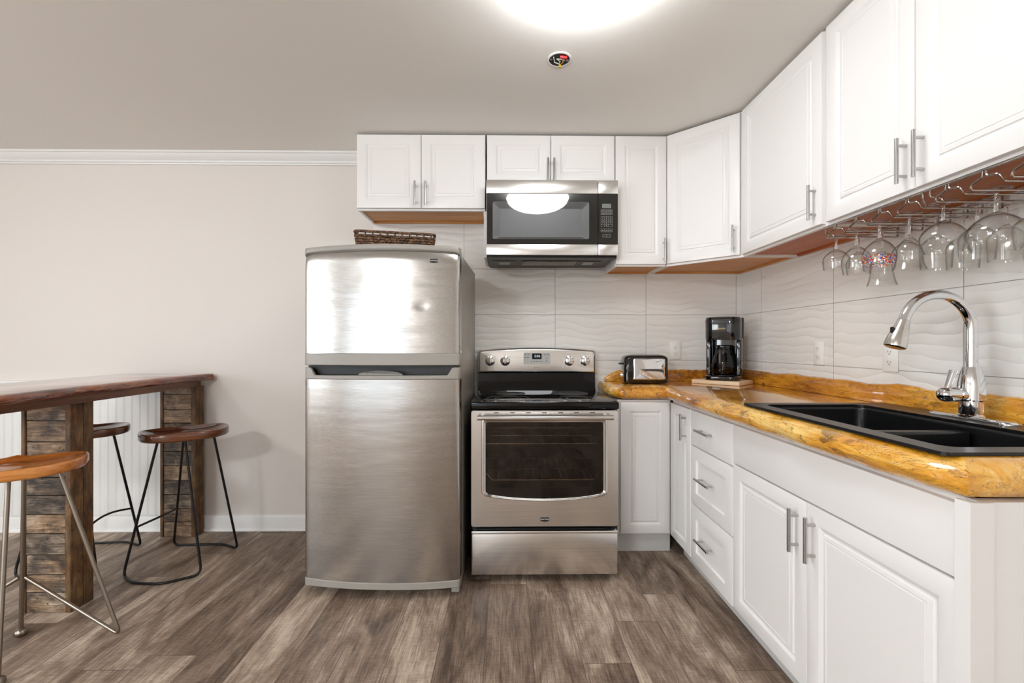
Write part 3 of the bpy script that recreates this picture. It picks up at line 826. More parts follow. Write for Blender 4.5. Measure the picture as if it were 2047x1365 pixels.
fz = door_skin(0, 0, lambda u: 1.190, lambda u: capz(u) - 0.013 * max(0, (abs(u) - hw + 0.022) / 0.022) ** 2, 0.055, [(0.070, 1.480, 0.035, 0.028, 0.0045), (0.205, 1.418, 0.022, 0.020, 0.0045), (-0.10, 1.35, 0.03, 0.03, 0.0012), (-0.12, 1.56, 0.03, 0.02, 0.001)]).out('freezer_door', 'steel_freezer', t, smooth=35)
def trim_band(z0f, z1f, grow=0.003, back=0.058, y_top=0.0):
    b = B()
    R_ = []
    for zf, g_ in ((z0f, 0.0), (lambda u: z0f(u) + 0.003, grow), (lambda u: z1f(u) - 0.003, grow), (z1f, 0.0)):
        row = [(u, bulge(u) + edge(u) - g_, zf(u)) for u in U]
        row += [(hw, back, zf(hw)), (-hw, back, zf(-hw))]
        R_.append(row)
    b.rings(R_); return b
trim_band(lambda u: capz(u) + 0.0008 - 0.013 * max(0, (abs(u) - hw + 0.022) / 0.022) ** 2, lambda u: capz(u) + 0.0255, 0.002).out('top_cap', 'plastic_grey', fz, smooth=35)
trim_band(lambda u: 1.132, lambda u: 1.1892, 0.004).out('bottom_trim', 'plastic_grey', fz, smooth=35)
fd = door_skin(0, 0, lambda u: 0.087 - 0.004 * (1 - (2 * u / FW) ** 2), lambda u: 1.063, 0).out('fresh_food_door', 'steel_fridge', t, smooth=35)
trim_band(lambda u: 0.049, lambda u: 0.0862 - 0.004 * (1 - (2 * u / FW) ** 2), 0.003).out('bottom_trim', 'plastic_grey', fd, smooth=35)
# handle trim of the lower door: low lip in the middle, high ends
def lip(u):
    a = abs(u); 
    k = min(1, max(0, (a - (hw - 0.062)) / 0.030))
    return 1.083 + 0.038 * k * k * (3 - 2 * k) + 0.012 * math.exp(-(u / 0.11) ** 4) * 0
b = B(); rr_ = []
U2 = [(-hw + FW * k / 120) for k in range(121)]
for zf, g_ in ((lambda u: 1.0638, 0.0), (lambda u: 1.067, 0.004), (lambda u: lip(u) - 0.002, 0.004), (lambda u: lip(u), 0.001)):
    rr_.append([(u, bulge(u) + edge(u) - g_, zf(u)) for u in U2])
top = [(u, bulge(u) + edge(u) + 0.016, lip(u)) for u in U2]
bot = [(u, bulge(u) + edge(u) + 0.016, 1.0638) for u in U2]
b.rings(rr_ + [top, bot], False, False, closed=False)
hb = b.out('handle_trim', 'plastic_grey', fd, smooth=35)
B().box(-hw + 0.02, hw - 0.02, 0.006, 0.056, 1.0638, 1.083).out('handle_recess', 'black', hb, smooth=0)
B().box(-hw + 0.006, hw - 0.006, 0.03, 0.0615, 1.0838, 1.129).out('door_gasket', 'black', t, smooth=0)
b = B(); b.rings([[(0.11 * math.cos(a) * s, -0.018, 1.0845 + 0.022 * math.sin(a) * s) for a in [PI * k / 16 for k in range(17)]] for s in (1, 0.97)] , True, True)
b.out('handle_scoop', 'plastic_grey', hb)
b = B(); b.box(-hw + 0.03, hw - 0.05, 0.055, 0.075, 0.018, 0.045); b.box(-hw + 0.03, hw - 0.05, 0.045, 0.0545, 0.032, 0.036); b.box(-hw + 0.03, hw - 0.05, 0.045, 0.0545, 0.022, 0.026)
b.out('base_grille', 'black', t, smooth=0)
b = B(); b.box(hw - 0.045, hw - 0.006, 0.02, 0.09, 0.012, 0.047, 0.004); b.out('lower_hinge', 'plastic_grey', t)
b = B(); b.box(hw - 0.075, hw - 0.008, 0.064, 0.13, 1.6905, 1.705, 0.005); b.out('hinge_cover', 'plastic_grey', t)
for sx in (-1, 1):
    B().lathe([(0, 0.0005), (0.022, 0.0005), (0.022, 0.012), (0.012, 0.014), (0.012, 0.0295), (0, 0.0295)], (sx * (hw - 0.07), 0.12, 0), 16).out('foot', 'black', t)
    B().lathe([(0, 0.0005), (0.022, 0.0005), (0.022, 0.012), (0.012, 0.014), (0.012, 0.0295), (0, 0.0295)], (sx * (hw - 0.07), 0.62, 0), 16).out('foot', 'black', t)
def badge(parent, x, y, z, wd, ht, rz=0.0):
    """small dark shield badge with a bright border"""
    b = B(); mt = Matrix.Translation((x, y, z)) @ Matrix.Rotation(rz, 4, 'Z')
    sh = [(-0.5, -0.32), (0, -0.5), (0.5, -0.32), (0.5, 0.5), (-0.5, 0.5)]
    b.rings([[tuple(mt @ Vector((p[0] * wd, d, p[1] * ht))) for p in sh] for d in (0.0, -0.0016)])
    bo = b.out('badge', 'steel_bright', parent, smooth=0)
    b = B()
    b.rings([[tuple(mt @ Vector((p[0] * wd * 0.92, d, p[1] * ht * 0.82))) for p in sh] for d in (-0.0016, -0.0022)])
    b.out('badge_field', 'black', bo, smooth=0)
    B().text('MAYTAG', mt @ TXT(0, -0.0024, ht * 0.04), wd * 0.215, 0.0004).out('lettering', 'badge_white', bo, smooth=0)
badge(fz, 0.262, bulge(0.262) - 0.0005, 1.637, 0.043, 0.027, math.atan(0.037 * 2.2 * 2 / FW * (2 * 0.262 / FW) ** 1.2))

# basket on the fridge
t = thing('basket', 'brown woven rush tray basket on top of the refrigerator', 'basket', (-0.625, 2.53, 1.6915), R(12.0))
b = B(); L_ = lambda e, z: [(p[0], p[1], z) for p in rrect(-0.185 - e, 0.185 + e, -0.10 - e, 0.10 + e, 0.02, 4)]
nrow = 10
for k in range(nrow):
    z = 0.006 + k * 0.0132
    lp = L_(z * 0.17, z); m = 120
    # resample the loop and weave in and out
    P = [Vector(p) for p in lp]; acc = [0]
    for i in range(len(P)): acc.append(acc[-1] + (P[(i + 1) % len(P)] - P[i]).length)
    path = []
    for j in range(m):
        s = acc[-1] * j / m; i = 0
        while acc[i + 1] < s: i += 1
        a_, b_ = P[i], P[(i + 1) % len(P)]
        q = a_.lerp(b_, (s - acc[i]) / max(1e-9, acc[i + 1] - acc[i]))
        n_ = Vector((q.x, q.y, 0)).normalized()
        path.append(q + n_ * (0.0035 * (1 if (j + k) % 2 else -1)) + Vector((0, 0, 0.001 * noise.noise(q * 40))))
    b.tube(path, 0.0078, 6, closed=True)
b.rings([L_(0, 0.001), L_(0, 0.006)])
b.out('woven_side', 'wicker', t)
b = B()
lp = L_(0.026, 0.146)
b.tube(lp, 0.0075, 8, closed=True)
b.out('rim', 'wicker', t)
b = B()
for j in range(34):
    lp0, lp1 = L_(0.0235, 0.128), L_(0.026, 0.143)
    i = int(j * len(lp0) / 34)
    P0, P1 = [Vector(p) for p in lp0], [Vector(p) for p in lp1]
    def at(P, s):
        acc = [0]
        for i in range(len(P)): acc.append(acc[-1] + (P[(i + 1) % len(P)] - P[i]).length)
        s *= acc[-1]; i = 0
        while acc[i + 1] < s: i += 1
        return P[i].lerp(P[(i + 1) % len(P)], (s - acc[i]) / max(1e-9, acc[i + 1] - acc[i]))
    B().cyl(at(P0, j / 34), at(P1, j / 34), 0.0042, seg=6).out('rim_spoke', 'wicker', t)

# ------------------------------------------------------------------ range
GX0, GX1, GY = -0.182, 0.580, 2.29
gw = GX1 - GX0
t = thing('range', 'stainless electric range with black glass cooktop under the microwave', 'stove', ((GX0 + GX1) / 2, GY, 0))
h = gw / 2
b = B(); b.box(-h + 0.002, -h + 0.022, 0.045, 0.625, 0.030, 0.896); b.box(h - 0.022, h - 0.002, 0.045, 0.625, 0.030, 0.896); b.box(-h + 0.022, h - 0.022, 0.60, 0.625, 0.030, 0.896)
b.box(-h + 0.022, h - 0.022, 0.05, 0.60, 0.030, 0.285)
b.out('body', 'black', t, smooth=0)
b = B(); 
b.box(-h + 0.0225, h - 0.0225, 0.575, 0.595, 0.29, 0.885); b.box(-h + 0.0225, -h + 0.04, 0.07, 0.575, 0.29, 0.885); b.box(h - 0.04, h - 0.0225, 0.07, 0.575, 0.29, 0.885)
b.box(-h + 0.04, h - 0.04, 0.07, 0.575, 0.29, 0.31); b.box(-h + 0.04, h - 0.04, 0.07, 0.575, 0.87, 0.885)
M['oven_in'] = plain('brown_oven_enamel', (30, 22, 18), 0.3)
cav = b.out('oven_cavity', 'oven_in', t, smooth=0)
def rack(z, front_dip):
    b = B(); x0, x1 = -h + 0.045, h - 0.045; r = 0.0036
    if front_dip:
        b.tube(arc_path([(x0, 0.10, z + 0.035), (x0 + 0.035, 0.10, z + 0.035), (x0 + 0.06, 0.10, z), (x1 - 0.06, 0.10, z), (x1 - 0.035, 0.10, z + 0.035), (x1, 0.10, z + 0.035)], 0.012, 4), r, 6)
    else: b.cyl((x0, 0.10, z), (x1, 0.10, z), r, seg=6)
    b.cyl((x0, 0.55, z), (x1, 0.55, z), r, seg=6); b.cyl((x0, 0.33, z - 0.004), (x1, 0.33, z - 0.004), r, seg=6)
    for k in range(17):
        xx = x0 + 0.06 + (x1 - x0 - 0.12) * k / 16
        b.cyl((xx, 0.10, z + 0.002), (xx, 0.55, z + 0.002), 0.0018, seg=5)
    b.out('oven_rack', 'wire', t)
rack(0.70, False); rack(0.505, True)
# cooktop
b = B(); b.box(-h - 0.003, h + 0.003, -0.012, 0.560, 0.899, 0.938, 0.008, 3)
ck = b.out('cooktop', 'blackglass', t)
for cx, cy, r in ((-0.19, 0.15, 0.115), (0.19, 0.15, 0.095), (-0.17, 0.40, 0.085), (0.19, 0.40, 0.105)):
    b = B()
    for rad in (r, r * 0.62):
        b.tube([(cx + rad * math.cos(2 * PI * k / 48), cy + rad * math.sin(2 * PI * k / 48), 0.9382) for k in range(48)], 0.0012, 4, closed=True)
    b.out('burner_ring', 'print', ck)
# riser and backguard
b = B(); sec = [(0.561, 0.915), (0.585, 0.960), (0.592, 1.020), (0.592, 1.060), (0.625, 1.060), (0.625, 0.915)]
b.rings([[(x, y, z) for y, z in sec] for x in (-h + 0.002, h - 0.002)])
b.out('riser', 'blackglass', t, smooth=30)
b = B()
def bg_out(s, n=10):
    x0, x1, z0 = -h - 0.004 + s, h + 0.004 - s, 1.045 + s
    pts = [(x0, z0), (x1, z0)]
    zt = lambda x: 1.196 + 0.020 * (1 - (x / h) ** 2) - s
    for k in range(6):
        a = R(90 * k / 5); pts.append((x1 - 0.022 + 0.022 * math.cos(a), zt(x1 - 0.022) - 0.022 + 0.022 * math.sin(a)))
    for k in range(1, 16):
        x = x1 - 0.022 + (x0 - x1 + 0.044) * k / 16; pts.append((x, zt(x)))
    for k in range(6):
        a = R(90 + 90 * k / 5); pts.append((x0 + 0.022 + 0.022 * math.cos(a), zt(x0 + 0.022) - 0.022 + 0.022 * math.sin(a)))
    return pts
b.rings([[(x, y, z) for x, z in bg_out(s)] for s, y in ((0, 0.660), (0, 0.600), (0.004, 0.590), (0.014, 0.582), (0.018, 0.581))])
bgd = b.out('control_panel', 'steel', t, smooth=35)
yf = 0.581
for x in (-0.303, -0.205, 0.210, 0.313):
    k = B(); mt = Matrix.Rotation(R(90), 4, 'X')
    k.lathe([(0.0, 0.0005), (0.032, 0.0005), (0.032, 0.003), (0.0275, 0.005), (0.0255, 0.016), (0.0225, 0.018), (0.0, 0.018)], (x, yf, 1.128), 30, mt)
    ko = k.out('knob', 'chrome', bgd)
    k = B(); k.box(x - 0.006, x + 0.006, yf - 0.030, yf - 0.0182, 1.128 - 0.022, 1.128 + 0.022, 0.003)
    k.out('knob_grip', 'steel_bright', ko)
    for a in (-140, -50, 0, 50, 140):
        k = B(); k.box(x + 0.041 * math.sin(R(a)) - 0.003, x + 0.041 * math.sin(R(a)) + 0.003, yf - 0.0008, yf - 0.0002, 1.128 + 0.041 * math.cos(R(a)) - 0.001, 1.128 + 0.041 * math.cos(R(a)) + 0.001)
        k.out('dial_mark', 'print', bgd, smooth=0)
b = B(); b.rings([[(x, y, z) for x, z in rrect(-0.087, 0.087, 1.107, 1.180, 0.006, 3)] for y in (yf - 0.0003, yf - 0.003)])
dp = b.out('touch_panel', 'panel_grey', bgd, smooth=0)
B().box(-0.031, 0.030, yf - 0.0045, yf - 0.0032, 1.139, 1.176, 0.0005).out('clock_display', 'blackglass', dp, smooth=0)
B().text('5:06', TXT(0.002, yf - 0.0048, 1.158), 0.022, 0.0002).out('clock_digits', 'digits', dp, smooth=0)
b = B()
for (x, z) in ((-0.075, 1.172), (-0.056, 1.172), (-0.075, 1.150), (-0.058, 1.150)): b.box(x - 0.006, x + 0.006, yf - 0.0036, yf - 0.0031, z - 0.0015, z + 0.0015)
for x in (-0.034, -0.017, -0.002, 0.014, 0.030): b.box(x - 0.003, x + 0.003, yf - 0.0036, yf - 0.0031, 1.121, 1.126)
for (x, z) in ((0.052, 1.168), (0.071, 1.168), (0.062, 1.143), (0.062, 1.127)): b.box(x - 0.003, x + 0.003, yf - 0.0036, yf - 0.0031, z - 0.003, z + 0.003)
b.out('button_marks', 'print', dp, smooth=0)
B().text('MAYTAG', TXT(0.0, yf - 0.0006, 1.083), 0.009, 0.0003).out('lettering', 'print', bgd, smooth=0)
b = B(); b.cyl((0.168, yf - 0.0002, 1.087), (0.168, yf - 0.006, 1.087), 0.006, seg=14); b.out('light_button', 'chrome', bgd)
# oven door with a window that curves down at its lower edge
wx0, wx1, wz0, wz1 = -0.305, 0.305, 0.440, 0.830
hole = []
for k in range(25):
    x = wx0 + 0.02 + (wx1 - wx0 - 0.04) * k / 24; hole.append((x, wz0 + 0.026 * (2 * abs(x) / (wx1 - wx0)) ** 2.2 - 0.004))
for k in range(6):
    a = R(-60 + 60 * k / 5) ; hole.append((wx1 - 0.016 + 0.016 * math.cos(a), wz0 + 0.040 + 0.016 * math.sin(a)))
for cx_, a0 in ((wx1 - 0.014, 0), (wx0 + 0.014, 90)):
    for k in range(6):
        a = R(a0 + 90 * k / 5); hole.append((cx_ + 0.014 * math.cos(a), wz1 - 0.014 + 0.014 * math.sin(a)))
for k in range(6):
    a = R(180 + 60 * k / 5); hole.append((wx0 + 0.016 + 0.016 * math.cos(a), wz0 + 0.040 + 0.016 * math.sin(a)))
cz_ = sum(p[1] for p in hole) / len(hole)
grow = lambda e: [(p[0] * (1 + e / 0.31), cz_ + (p[1] - cz_) * (1 + e / 0.20)) for p in hole]
b = B(); b.plate(rrect(-h + 0.002, h - 0.002, 0.294, 0.892, 0.012, 4), [grow(0.016)], lambda u, v: (u, 0.0, v), lambda u, v: (u, 0.040, v))
od = b.out('oven_door', 'steel', t, smooth=30)
b = B(); G = lambda e, y: [(p[0], y, p[1]) for p in grow(e)]
b.rings([G(0.022, -0.0005), G(0.019, -0.004), G(0.012, -0.005), G(0.006, 0.002), G(0.001, 0.006), G(0.0, 0.03)], False, False)
b.out('window_bezel', 'steel_bright', od, smooth=35)
b = B(); b.rings([G(0.0008, 0.0062), G(0.0008, 0.012)])
b.out('window_pane', 'oven_glass', od, smooth=0)
b = B(); hp = arc_path([(-h + 0.035, -0.002, 0.862), (-h + 0.035, -0.045, 0.862), (h - 0.035, -0.045, 0.862), (h - 0.035, -0.002, 0.862)], 0.02, 5)
b.tube([(-h + 0.036, -0.045, 0.862), (-0.2, -0.051, 0.862), (0, -0.053, 0.862), (0.2, -0.051, 0.862), (h - 0.036, -0.045, 0.862)], 0.0125, 18)
for sx in (-1, 1): b.cyl((sx * (h - 0.06), -0.044, 0.862), (sx * (h - 0.06), -0.0005, 0.862), 0.011, seg=14)
b.out('door_handle', 'steel_bright', od)
badge(od, 0.0, -0.0005, 0.330, 0.047, 0.027)
b = B(); b.box(-h + 0.002, h - 0.002, 0.002, 0.045, 0.042, 0.268, 0.006)
b.box(-h + 0.002, h - 0.002, -0.006, 0.0025, 0.256, 0.272, 0.004)
b.out('storage_drawer', 'steel', t, smooth=35)
b = B()
for k in range(7):
    x = -0.25 + 0.083 * k; b.box(x - 0.012, x + 0.012, -0.0006, 0.0002, 0.879, 0.883)
b.out('door_vents', 'black', od, smooth=0)
for sx in (-1, 1):
    for y in (0.10, 0.56):
        B().lathe([(0, 0.0005), (0.018, 0.0005), (0.018, 0.008), (0.008, 0.010), (0.008, 0.0295), (0, 0.0295)], (sx * (h - 0.06), y, 0), 14).out('foot', 'black', t)

# ------------------------------------------------------------------ microwave
MX0, MX1, MY, MZ0, MZ1 = -0.1155, 0.6475, 2.56, 1.7385, 2.184
mw = MX1 - MX0
t = thing('microwave', 'stainless and black over-the-range microwave under the low cabinet', 'microwave', (MX0, MY, MZ0))
b = B(); b.box(0.002, mw - 0.002, 0.026, 0.402, 0.012, MZ1 - MZ0 - 0.003)
b.box(0.002, mw - 0.002, 0.026, 0.075, 0.0, 0.0115)
b.out('body', 'black', t, smooth=0)
dsp = 0.648
zA, zB, zC, zD = 0.012, 0.074, 0.367, 0.4455
bt = B(); bt.box(0, dsp - 0.001, 0, 0.025, zC, zD, 0.003); bt.box(0, dsp - 0.001, 0, 0.025, zA, zB, 0.003)
bt.box(0.001, dsp - 0.002, 0.0242, 0.0255, zA + 0.002, zD - 0.002)
md = bt.out('door', 'steel', t, smooth=35)
b = B(); b.plate([(0.004, zB + 0.0008), (dsp - 0.002, zB + 0.0008), (dsp - 0.002, zC - 0.0008), (0.004, zC - 0.0008)], [rrect(0.037, dsp - 0.052, zB + 0.030, zC - 0.045, 0.012, 4)], lambda u, v: (u, 0.003, v), lambda u, v: (u, 0.024, v))
M['mw_glass'] = plain('microwave_door_glass', (4, 4, 5), 0.02, spec=0.9)
b.out('door_glass', 'mw_glass', md, smooth=0)
M['mw_frame'] = plain('dark_grey_window_frame', (62, 64, 68), 0.35)
M['mw_screen'] = plain('grey_screened_window', (96, 99, 104), 0.35)
b = B(); ro, ri = rrect(0.0372, dsp - 0.0522, zB + 0.0302, zC - 0.0452, 0.012, 4), rrect(0.078, dsp - 0.092, zB + 0.044, zC - 0.085, 0.006, 4)
b.rings([[(u, 0.0045, v) for u, v in ro], [(u, 0.012, v) for u, v in ri]], False, False)
b.out('window_frame', 'mw_frame', md, smooth=20)
b = B(); b.rings([[(u, 0.0121, v) for u, v in ri], [(u, 0.0235, v) for u, v in ri]]); b.out('window_screen', 'mw_screen', md, smooth=0)
b = B(); b.rings([[(u, 0.0030, v) for u, v in ro], [(u, 0.0033, v) for u, v in ro]]); b.out('window_pane', 'glass', md, smooth=0)
b = B(); b.box(dsp + 0.002, mw - 0.002, 0.0242, 0.0255, zA + 0.002, zD - 0.002); b.box(dsp + 0.001, mw, 0, 0.025, zC, zD, 0.003); b.box(dsp + 0.001, mw, 0, 0.025, zA, zB, 0.003)
cp = b.out('control_panel', 'steel', t, smooth=35)
B().box(dsp + 0.001, mw - 0.001, 0.003, 0.024, zB + 0.0008, zC - 0.0008).out('keypad_glass', 'mw_glass', cp, smooth=0)
cx = dsp + 0.049
B().box(cx - 0.026, cx + 0.026, 0.0018, 0.0028, 0.284, 0.310).out('display', 'lcd', cp, smooth=0)
b = B()
def key_grid(b, x0, z0, nx, nz, kw, kh):
    for i in range(nx + 1): b.box(x0 + i * kw - 0.0005, x0 + i * kw + 0.0005, 0.0024, 0.0029, z0, z0 + nz * kh)
    for j in range(nz + 1): b.box(x0, x0 + nx * kw, 0.0024, 0.0029, z0 + j * kh - 0.0005, z0 + j * kh + 0.0005)
key_grid(b, cx - 0.033, 0.247, 3, 2, 0.022, 0.0145); key_grid(b, cx - 0.033, 0.176, 3, 4, 0.022, 0.0148); key_grid(b, cx - 0.033, 0.148, 3, 1, 0.022, 0.016); key_grid(b, cx - 0.022, 0.117, 2, 1, 0.022, 0.014)
for i in range(3):
    for j in range(2): b.box(cx - 0.033 + i * 0.022 + 0.005, cx - 0.033 + i * 0.022 + 0.017, 0.0024, 0.0029, 0.247 + j * 0.0145 + 0.0055, 0.247 + j * 0.0145 + 0.0085)
    b.box(cx - 0.033 + i * 0.022 + 0.005, cx - 0.033 + i * 0.022 + 0.017, 0.0024, 0.0029, 0.1545, 0.1575)
b.out('key_outlines', 'print_light', cp, smooth=0)
b = B()
for k, ch in enumerate('1234567890'):
    i, j = (k % 3, 3 - k // 3) if ch != '0' else (1, 0)
    b.text(ch, TXT(cx - 0.022 + i * 0.022, 0.0026, 0.176 + j * 0.0148 + 0.0074), 0.009, 0.0002)
b.out('key_digits', 'badge_white', cp, smooth=0)
M['under'] = plain('dark_painted_steel', (58, 54, 49), 0.4, metal=0.4)
b = B(); b.box(0.008, mw - 0.008, 0.076, 0.395, 0.006, 0.0115); un = b.out('bottom_panel', 'under', t, smooth=0)
B().box(0.215, 0.550, 0.15, 0.27, -0.001, 0.0055, 0.003).out('grease_filter', 'filter', un)
for x in (0.105, 0.625):
    B().box(x - 0.07, x + 0.07, 0.15, 0.28, 0.003, 0.0058).out('light_cover_frame', 'black', un, smooth=0)
    B().box(x - 0.032, x + 0.032, 0.17, 0.255, 0.0005, 0.0028, 0.001).out('lamp_lens', 'print_light', un)

# ------------------------------------------------------------------ ceiling light and open smoke alarm box
def ceiling_lamp(loc, label, mat='lamp'):
    t = thing('ceiling_light', label, 'ceiling light', loc, 0, 'round ceiling lights')
    b = B(); b.lathe([(0.0, -0.0005), (0.225, -0.0005), (0.225, -0.026), (0.0, -0.026)], seg=48); b.out('base_pan', 'trim', t)
    b = B(); pr_ = [(0.0, -0.0265), (0.232, -0.0265), (0.254, -0.034), (0.262, -0.046), (0.258, -0.056)]
    for k in range(1, 13):
        a = PI / 2 * k / 12; pr_.append((0.256 * math.cos(a), -0.056 - 0.094 * math.sin(a)))
    pr_[-1] = (0.0, -0.150)
    b.lathe(pr_, seg=64); b.out('glass_dome', mat, t)
    return t
ceiling_lamp((0.262, 1.418, CZ), 'lit white glass dome ceiling light above the kitchen floor')
ceiling_lamp((-3.3, 0.3, CZ), 'lit white glass dome ceiling light beyond the bar table, left of the picture', 'lamp_far')
ceiling_lamp((-1.9, -2.0, CZ), 'added fill light, an unseen white glass dome on the ceiling behind the camera', 'lamp_fill')  # unseen dome, added to brighten the kitchen from behind the camera
t = thing('ceiling_junction_box', 'open round ceiling box with loose coloured wires behind the ceiling light', 'junction box', (0.236, 1.967, CZ))
b = B(); b.lathe([(0.046, -0.0005), (0.053, -0.0005), (0.053, -0.004), (0.046, -0.005)], seg=36, ring=True)
b.out('rim', 'white_plastic', t)
B().lathe([(0.0, -0.0005), (0.0455, -0.0005), (0.0455, -0.0022), (0.0, -0.0022)], seg=36).out('box_interior', 'black', t)
M['wire_red'] = plain('red_wire_insulation', (210, 40, 50), 0.4); M['wire_yellow'] = plain('yellow_wire_nut', (225, 180, 30), 0.4); M['wire_white'] = plain('white_wire_insulation', (215, 215, 210), 0.4)
b = B(); b.tube([(-0.028, -0.02, -0.004), (-0.02, 0.012, -0.007), (0.0, 0.022, -0.008), (0.004, 0.004, -0.009), (-0.012, -0.012, -0.008), (0.006, -0.012, -0.008), (0.024, 0.0, -0.006)], 0.0022, 8); b.out('white_wire', 'wire_white', t)
B().tube([(0.002, -0.024, -0.005), (0.012, -0.026, -0.008), (0.03, -0.020, -0.006)], 0.006, 8).out('red_connector', 'wire_red', t)
B().lathe([(0.0, 0.0), (0.006, 0.0), (0.004, 0.014), (0.0, 0.015)], (0.006, 0.03, -0.018), 12).out('yellow_wire_nut', 'wire_yellow', t)
B().tube([(0.012, 0.024, -0.006), (0.018, 0.008, -0.008), (0.012, -0.008, -0.008)], 0.002, 8).out('yellow_wire', 'wire_yellow', t)
b = B()
for x, y in ((-0.036, 0.0), (0.036, 0.006)): b.lathe([(0, -0.0024), (0.006, -0.0024), (0.005, -0.004), (0, -0.004)], (x, y, 0), 12)
b.out('mounting_screws', 'wire', t)

# ------------------------------------------------------------------ wall outlets
def outlet(label, loc, rz, deco):
    t = thing('wall_outlet', label, 'outlet', loc, rz, 'white wall outlets')
    b = B(); b.box(-0.0365, 0.0365, -0.006, -0.0005, -0.059, 0.059, 0.0025); b.out('cover_plate', 'white_plastic', t)
    if deco:
        f = B().box(-0.0165, 0.0165, -0.0085, -0.0062, -0.0335, 0.0335, 0.001).out('receptacle', 'white_plastic', t)
        b = B(); b.box(-0.006, 0.006, -0.0095, -0.0087, 0.001, 0.006); b.box(-0.006, 0.006, -0.0095, -0.0087, -0.006, -0.001); b.out('test_buttons', 'white_plastic', f, smooth=0)
        cs_, yy = (0.021, -0.021), -0.0086
    else:
        b = B()
        for z in (0.0195, -0.0195): b.lathe([(0, 0.0062), (0.0165, 0.0062), (0.0165, 0.0075), (0, 0.0075)], (0, 0, z), 24, Matrix.Rotation(R(90), 4, 'X'))
        f = b.out('receptacle', 'white_plastic', t); cs_, yy = (0.0195, -0.0195), -0.0076
    b = B()
    for z in cs_:
        b.box(-0.0075, -0.0055, yy - 0.0004, yy, z - 0.001, z + 0.007); b.box(0.0055, 0.0075, yy - 0.0004, yy, z - 0.001, z + 0.006); b.cyl((0, yy - 0.0004, z - 0.007), (0, yy, z - 0.007), 0.0025, seg=10)
    b.out('slots', 'dark_slot', f, smooth=0)
    return t
outlet('white duplex outlet on the tiled back wall above the toaster', (1.135, WY - 0.0095, 1.193), 0, False)
outlet('white outlet on the tiled right wall left of the faucet, clear of it', (RX - 0.0095, 2.222, 1.190), -PI / 2, True)
outlet('white outlet on the tiled right wall partly behind the faucet spray head', (RX - 0.0095, 1.802, 1.180), -PI / 2, True)

# ------------------------------------------------------------------ toaster, board, coffee maker
t = thing('toaster', 'black and chrome two-slice toaster at the back corner of the countertop', 'toaster', (0.872, 2.800, CT + 0.001), R(-4))
TL, TD, TH = 0.27, 0.15, 0.178
hl = TL / 2
def pill(w_, d_, z0, z1, r, top):
    rows = []
    for s, z in ((-0.004, z0), (0, z0 + 0.006), (0, z1 - top), (-top * 0.3, z1 - top * 0.4), (-top, z1)):
        rows.append([(p[0], p[1], z) for p in rrect(-w_ - s if False else -w_ - s, w_ + s, -d_ - s, d_ + s, r, 6)])
    return rows
b = B(); b.rings(pill(hl, TD / 2, 0.006, TH, 0.03, 0.022)); sh = b.out('shell', 'blackgloss', t)
for sy in (-1,):
    b = B(); pts = [(-hl + 0.052, 0.026), (hl - 0.022, 0.026), (hl - 0.022, TH - 0.020), (-hl + 0.052, TH - 0.020)]
    g = []
    N_ = 16
    for j in range(N_ + 1):
        row = []
        for i in range(N_ + 1):
            u, v = i / N_, j / N_
            x = pts[0][0] + (pts[1][0] - pts[0][0]) * u; z = pts[0][1] + (pts[2][1] - pts[0][1]) * v
            dm = 0.004 * (math.sin(PI * u) * math.sin(PI * v)) ** 0.7
            row.append((x, -TD / 2 - 0.0012 - dm, z))
        g.append(row)
    b.rings(g, False, False, closed=False)
    bp = b.out('chrome_side_panel', 'chrome', t)
    bp.modifiers.new('t', 'SOLIDIFY').thickness = 0.001
b = B()
for y in (-0.028, 0.028): b.box(-hl + 0.045, hl - 0.03, y - 0.014, y + 0.014, TH - 0.004, TH + 0.0006)
b.out('slots', 'dark_slot', t, smooth=0)
b = B(); b.box(-hl - 0.022, -hl - 0.0005, -0.016, 0.016, 0.118, 0.130, 0.004); b.out('lever', 'black', t)
b = B(); b.lathe([(0, 0.0005), (0.014, 0.0005), (0.012, 0.012), (0, 0.012)], (-hl, 0.0, 0.05), 18, Matrix.Rotation(R(-90), 4, 'Y')); b.out('browning_knob', 'chrome', t)
for sx in (-1, 1):
    for sy in (-1, 1): B().lathe([(0, 0), (0.009, 0), (0.009, 0.0055), (0, 0.0055)], (sx * (hl - 0.035), sy * 0.045, 0), 12).out('foot', 'black', t)

bdx = Vector((0.655, -0.756)).normalized()
RB = math.atan2(bdx.y, bdx.x)
t = tag(B().box(-0.145, 0.145, -0.105, 0.105, 0, 0.024, 0.003).out('cutting_board', 'board'), 'pale wood cutting board under the black coffee maker', 'cutting board')
t.location = (1.378 - bdx.x * 0.137 + 0.062, 2.605 + 0.104 + 0.052, CT + 0.001); t.rotation_euler = (0, 0, RB)
BC = t.location.copy()
t = thing('coffee_maker', 'black drip coffee maker with glass carafe standing on the cutting board', 'coffee maker', (BC.x + 0.012, BC.y - 0.005, CT + 0.0255), R(-38))
t.scale = (1.0, 1.0, 1.055)
b = B()
L_ = lambda w_, y0, y1, r, z: [(p[0], p[1], z) for p in rrect(-w_, w_, y0, y1, r, 6)]
b.rings([L_(0.098, -0.092, 0.088, 0.05, 0.0), L_(0.100, -0.095, 0.090, 0.05, 0.004), L_(0.100, -0.095, 0.090, 0.05, 0.022), L_(0.096, -0.090, 0.088, 0.05, 0.027)]); cb = b.out('base', 'blackgloss', t)
b = B(); b.lathe([(0, 0.0275), (0.062, 0.0275), (0.062, 0.031), (0, 0.031)], (0, -0.026, 0), 32); b.out('hot_plate', 'black', cb)
b = B(); b.rings([L_(0.100, 0.045, 0.090, 0.018, 0.0275), L_(0.100, 0.045, 0.090, 0.018, 0.366)])
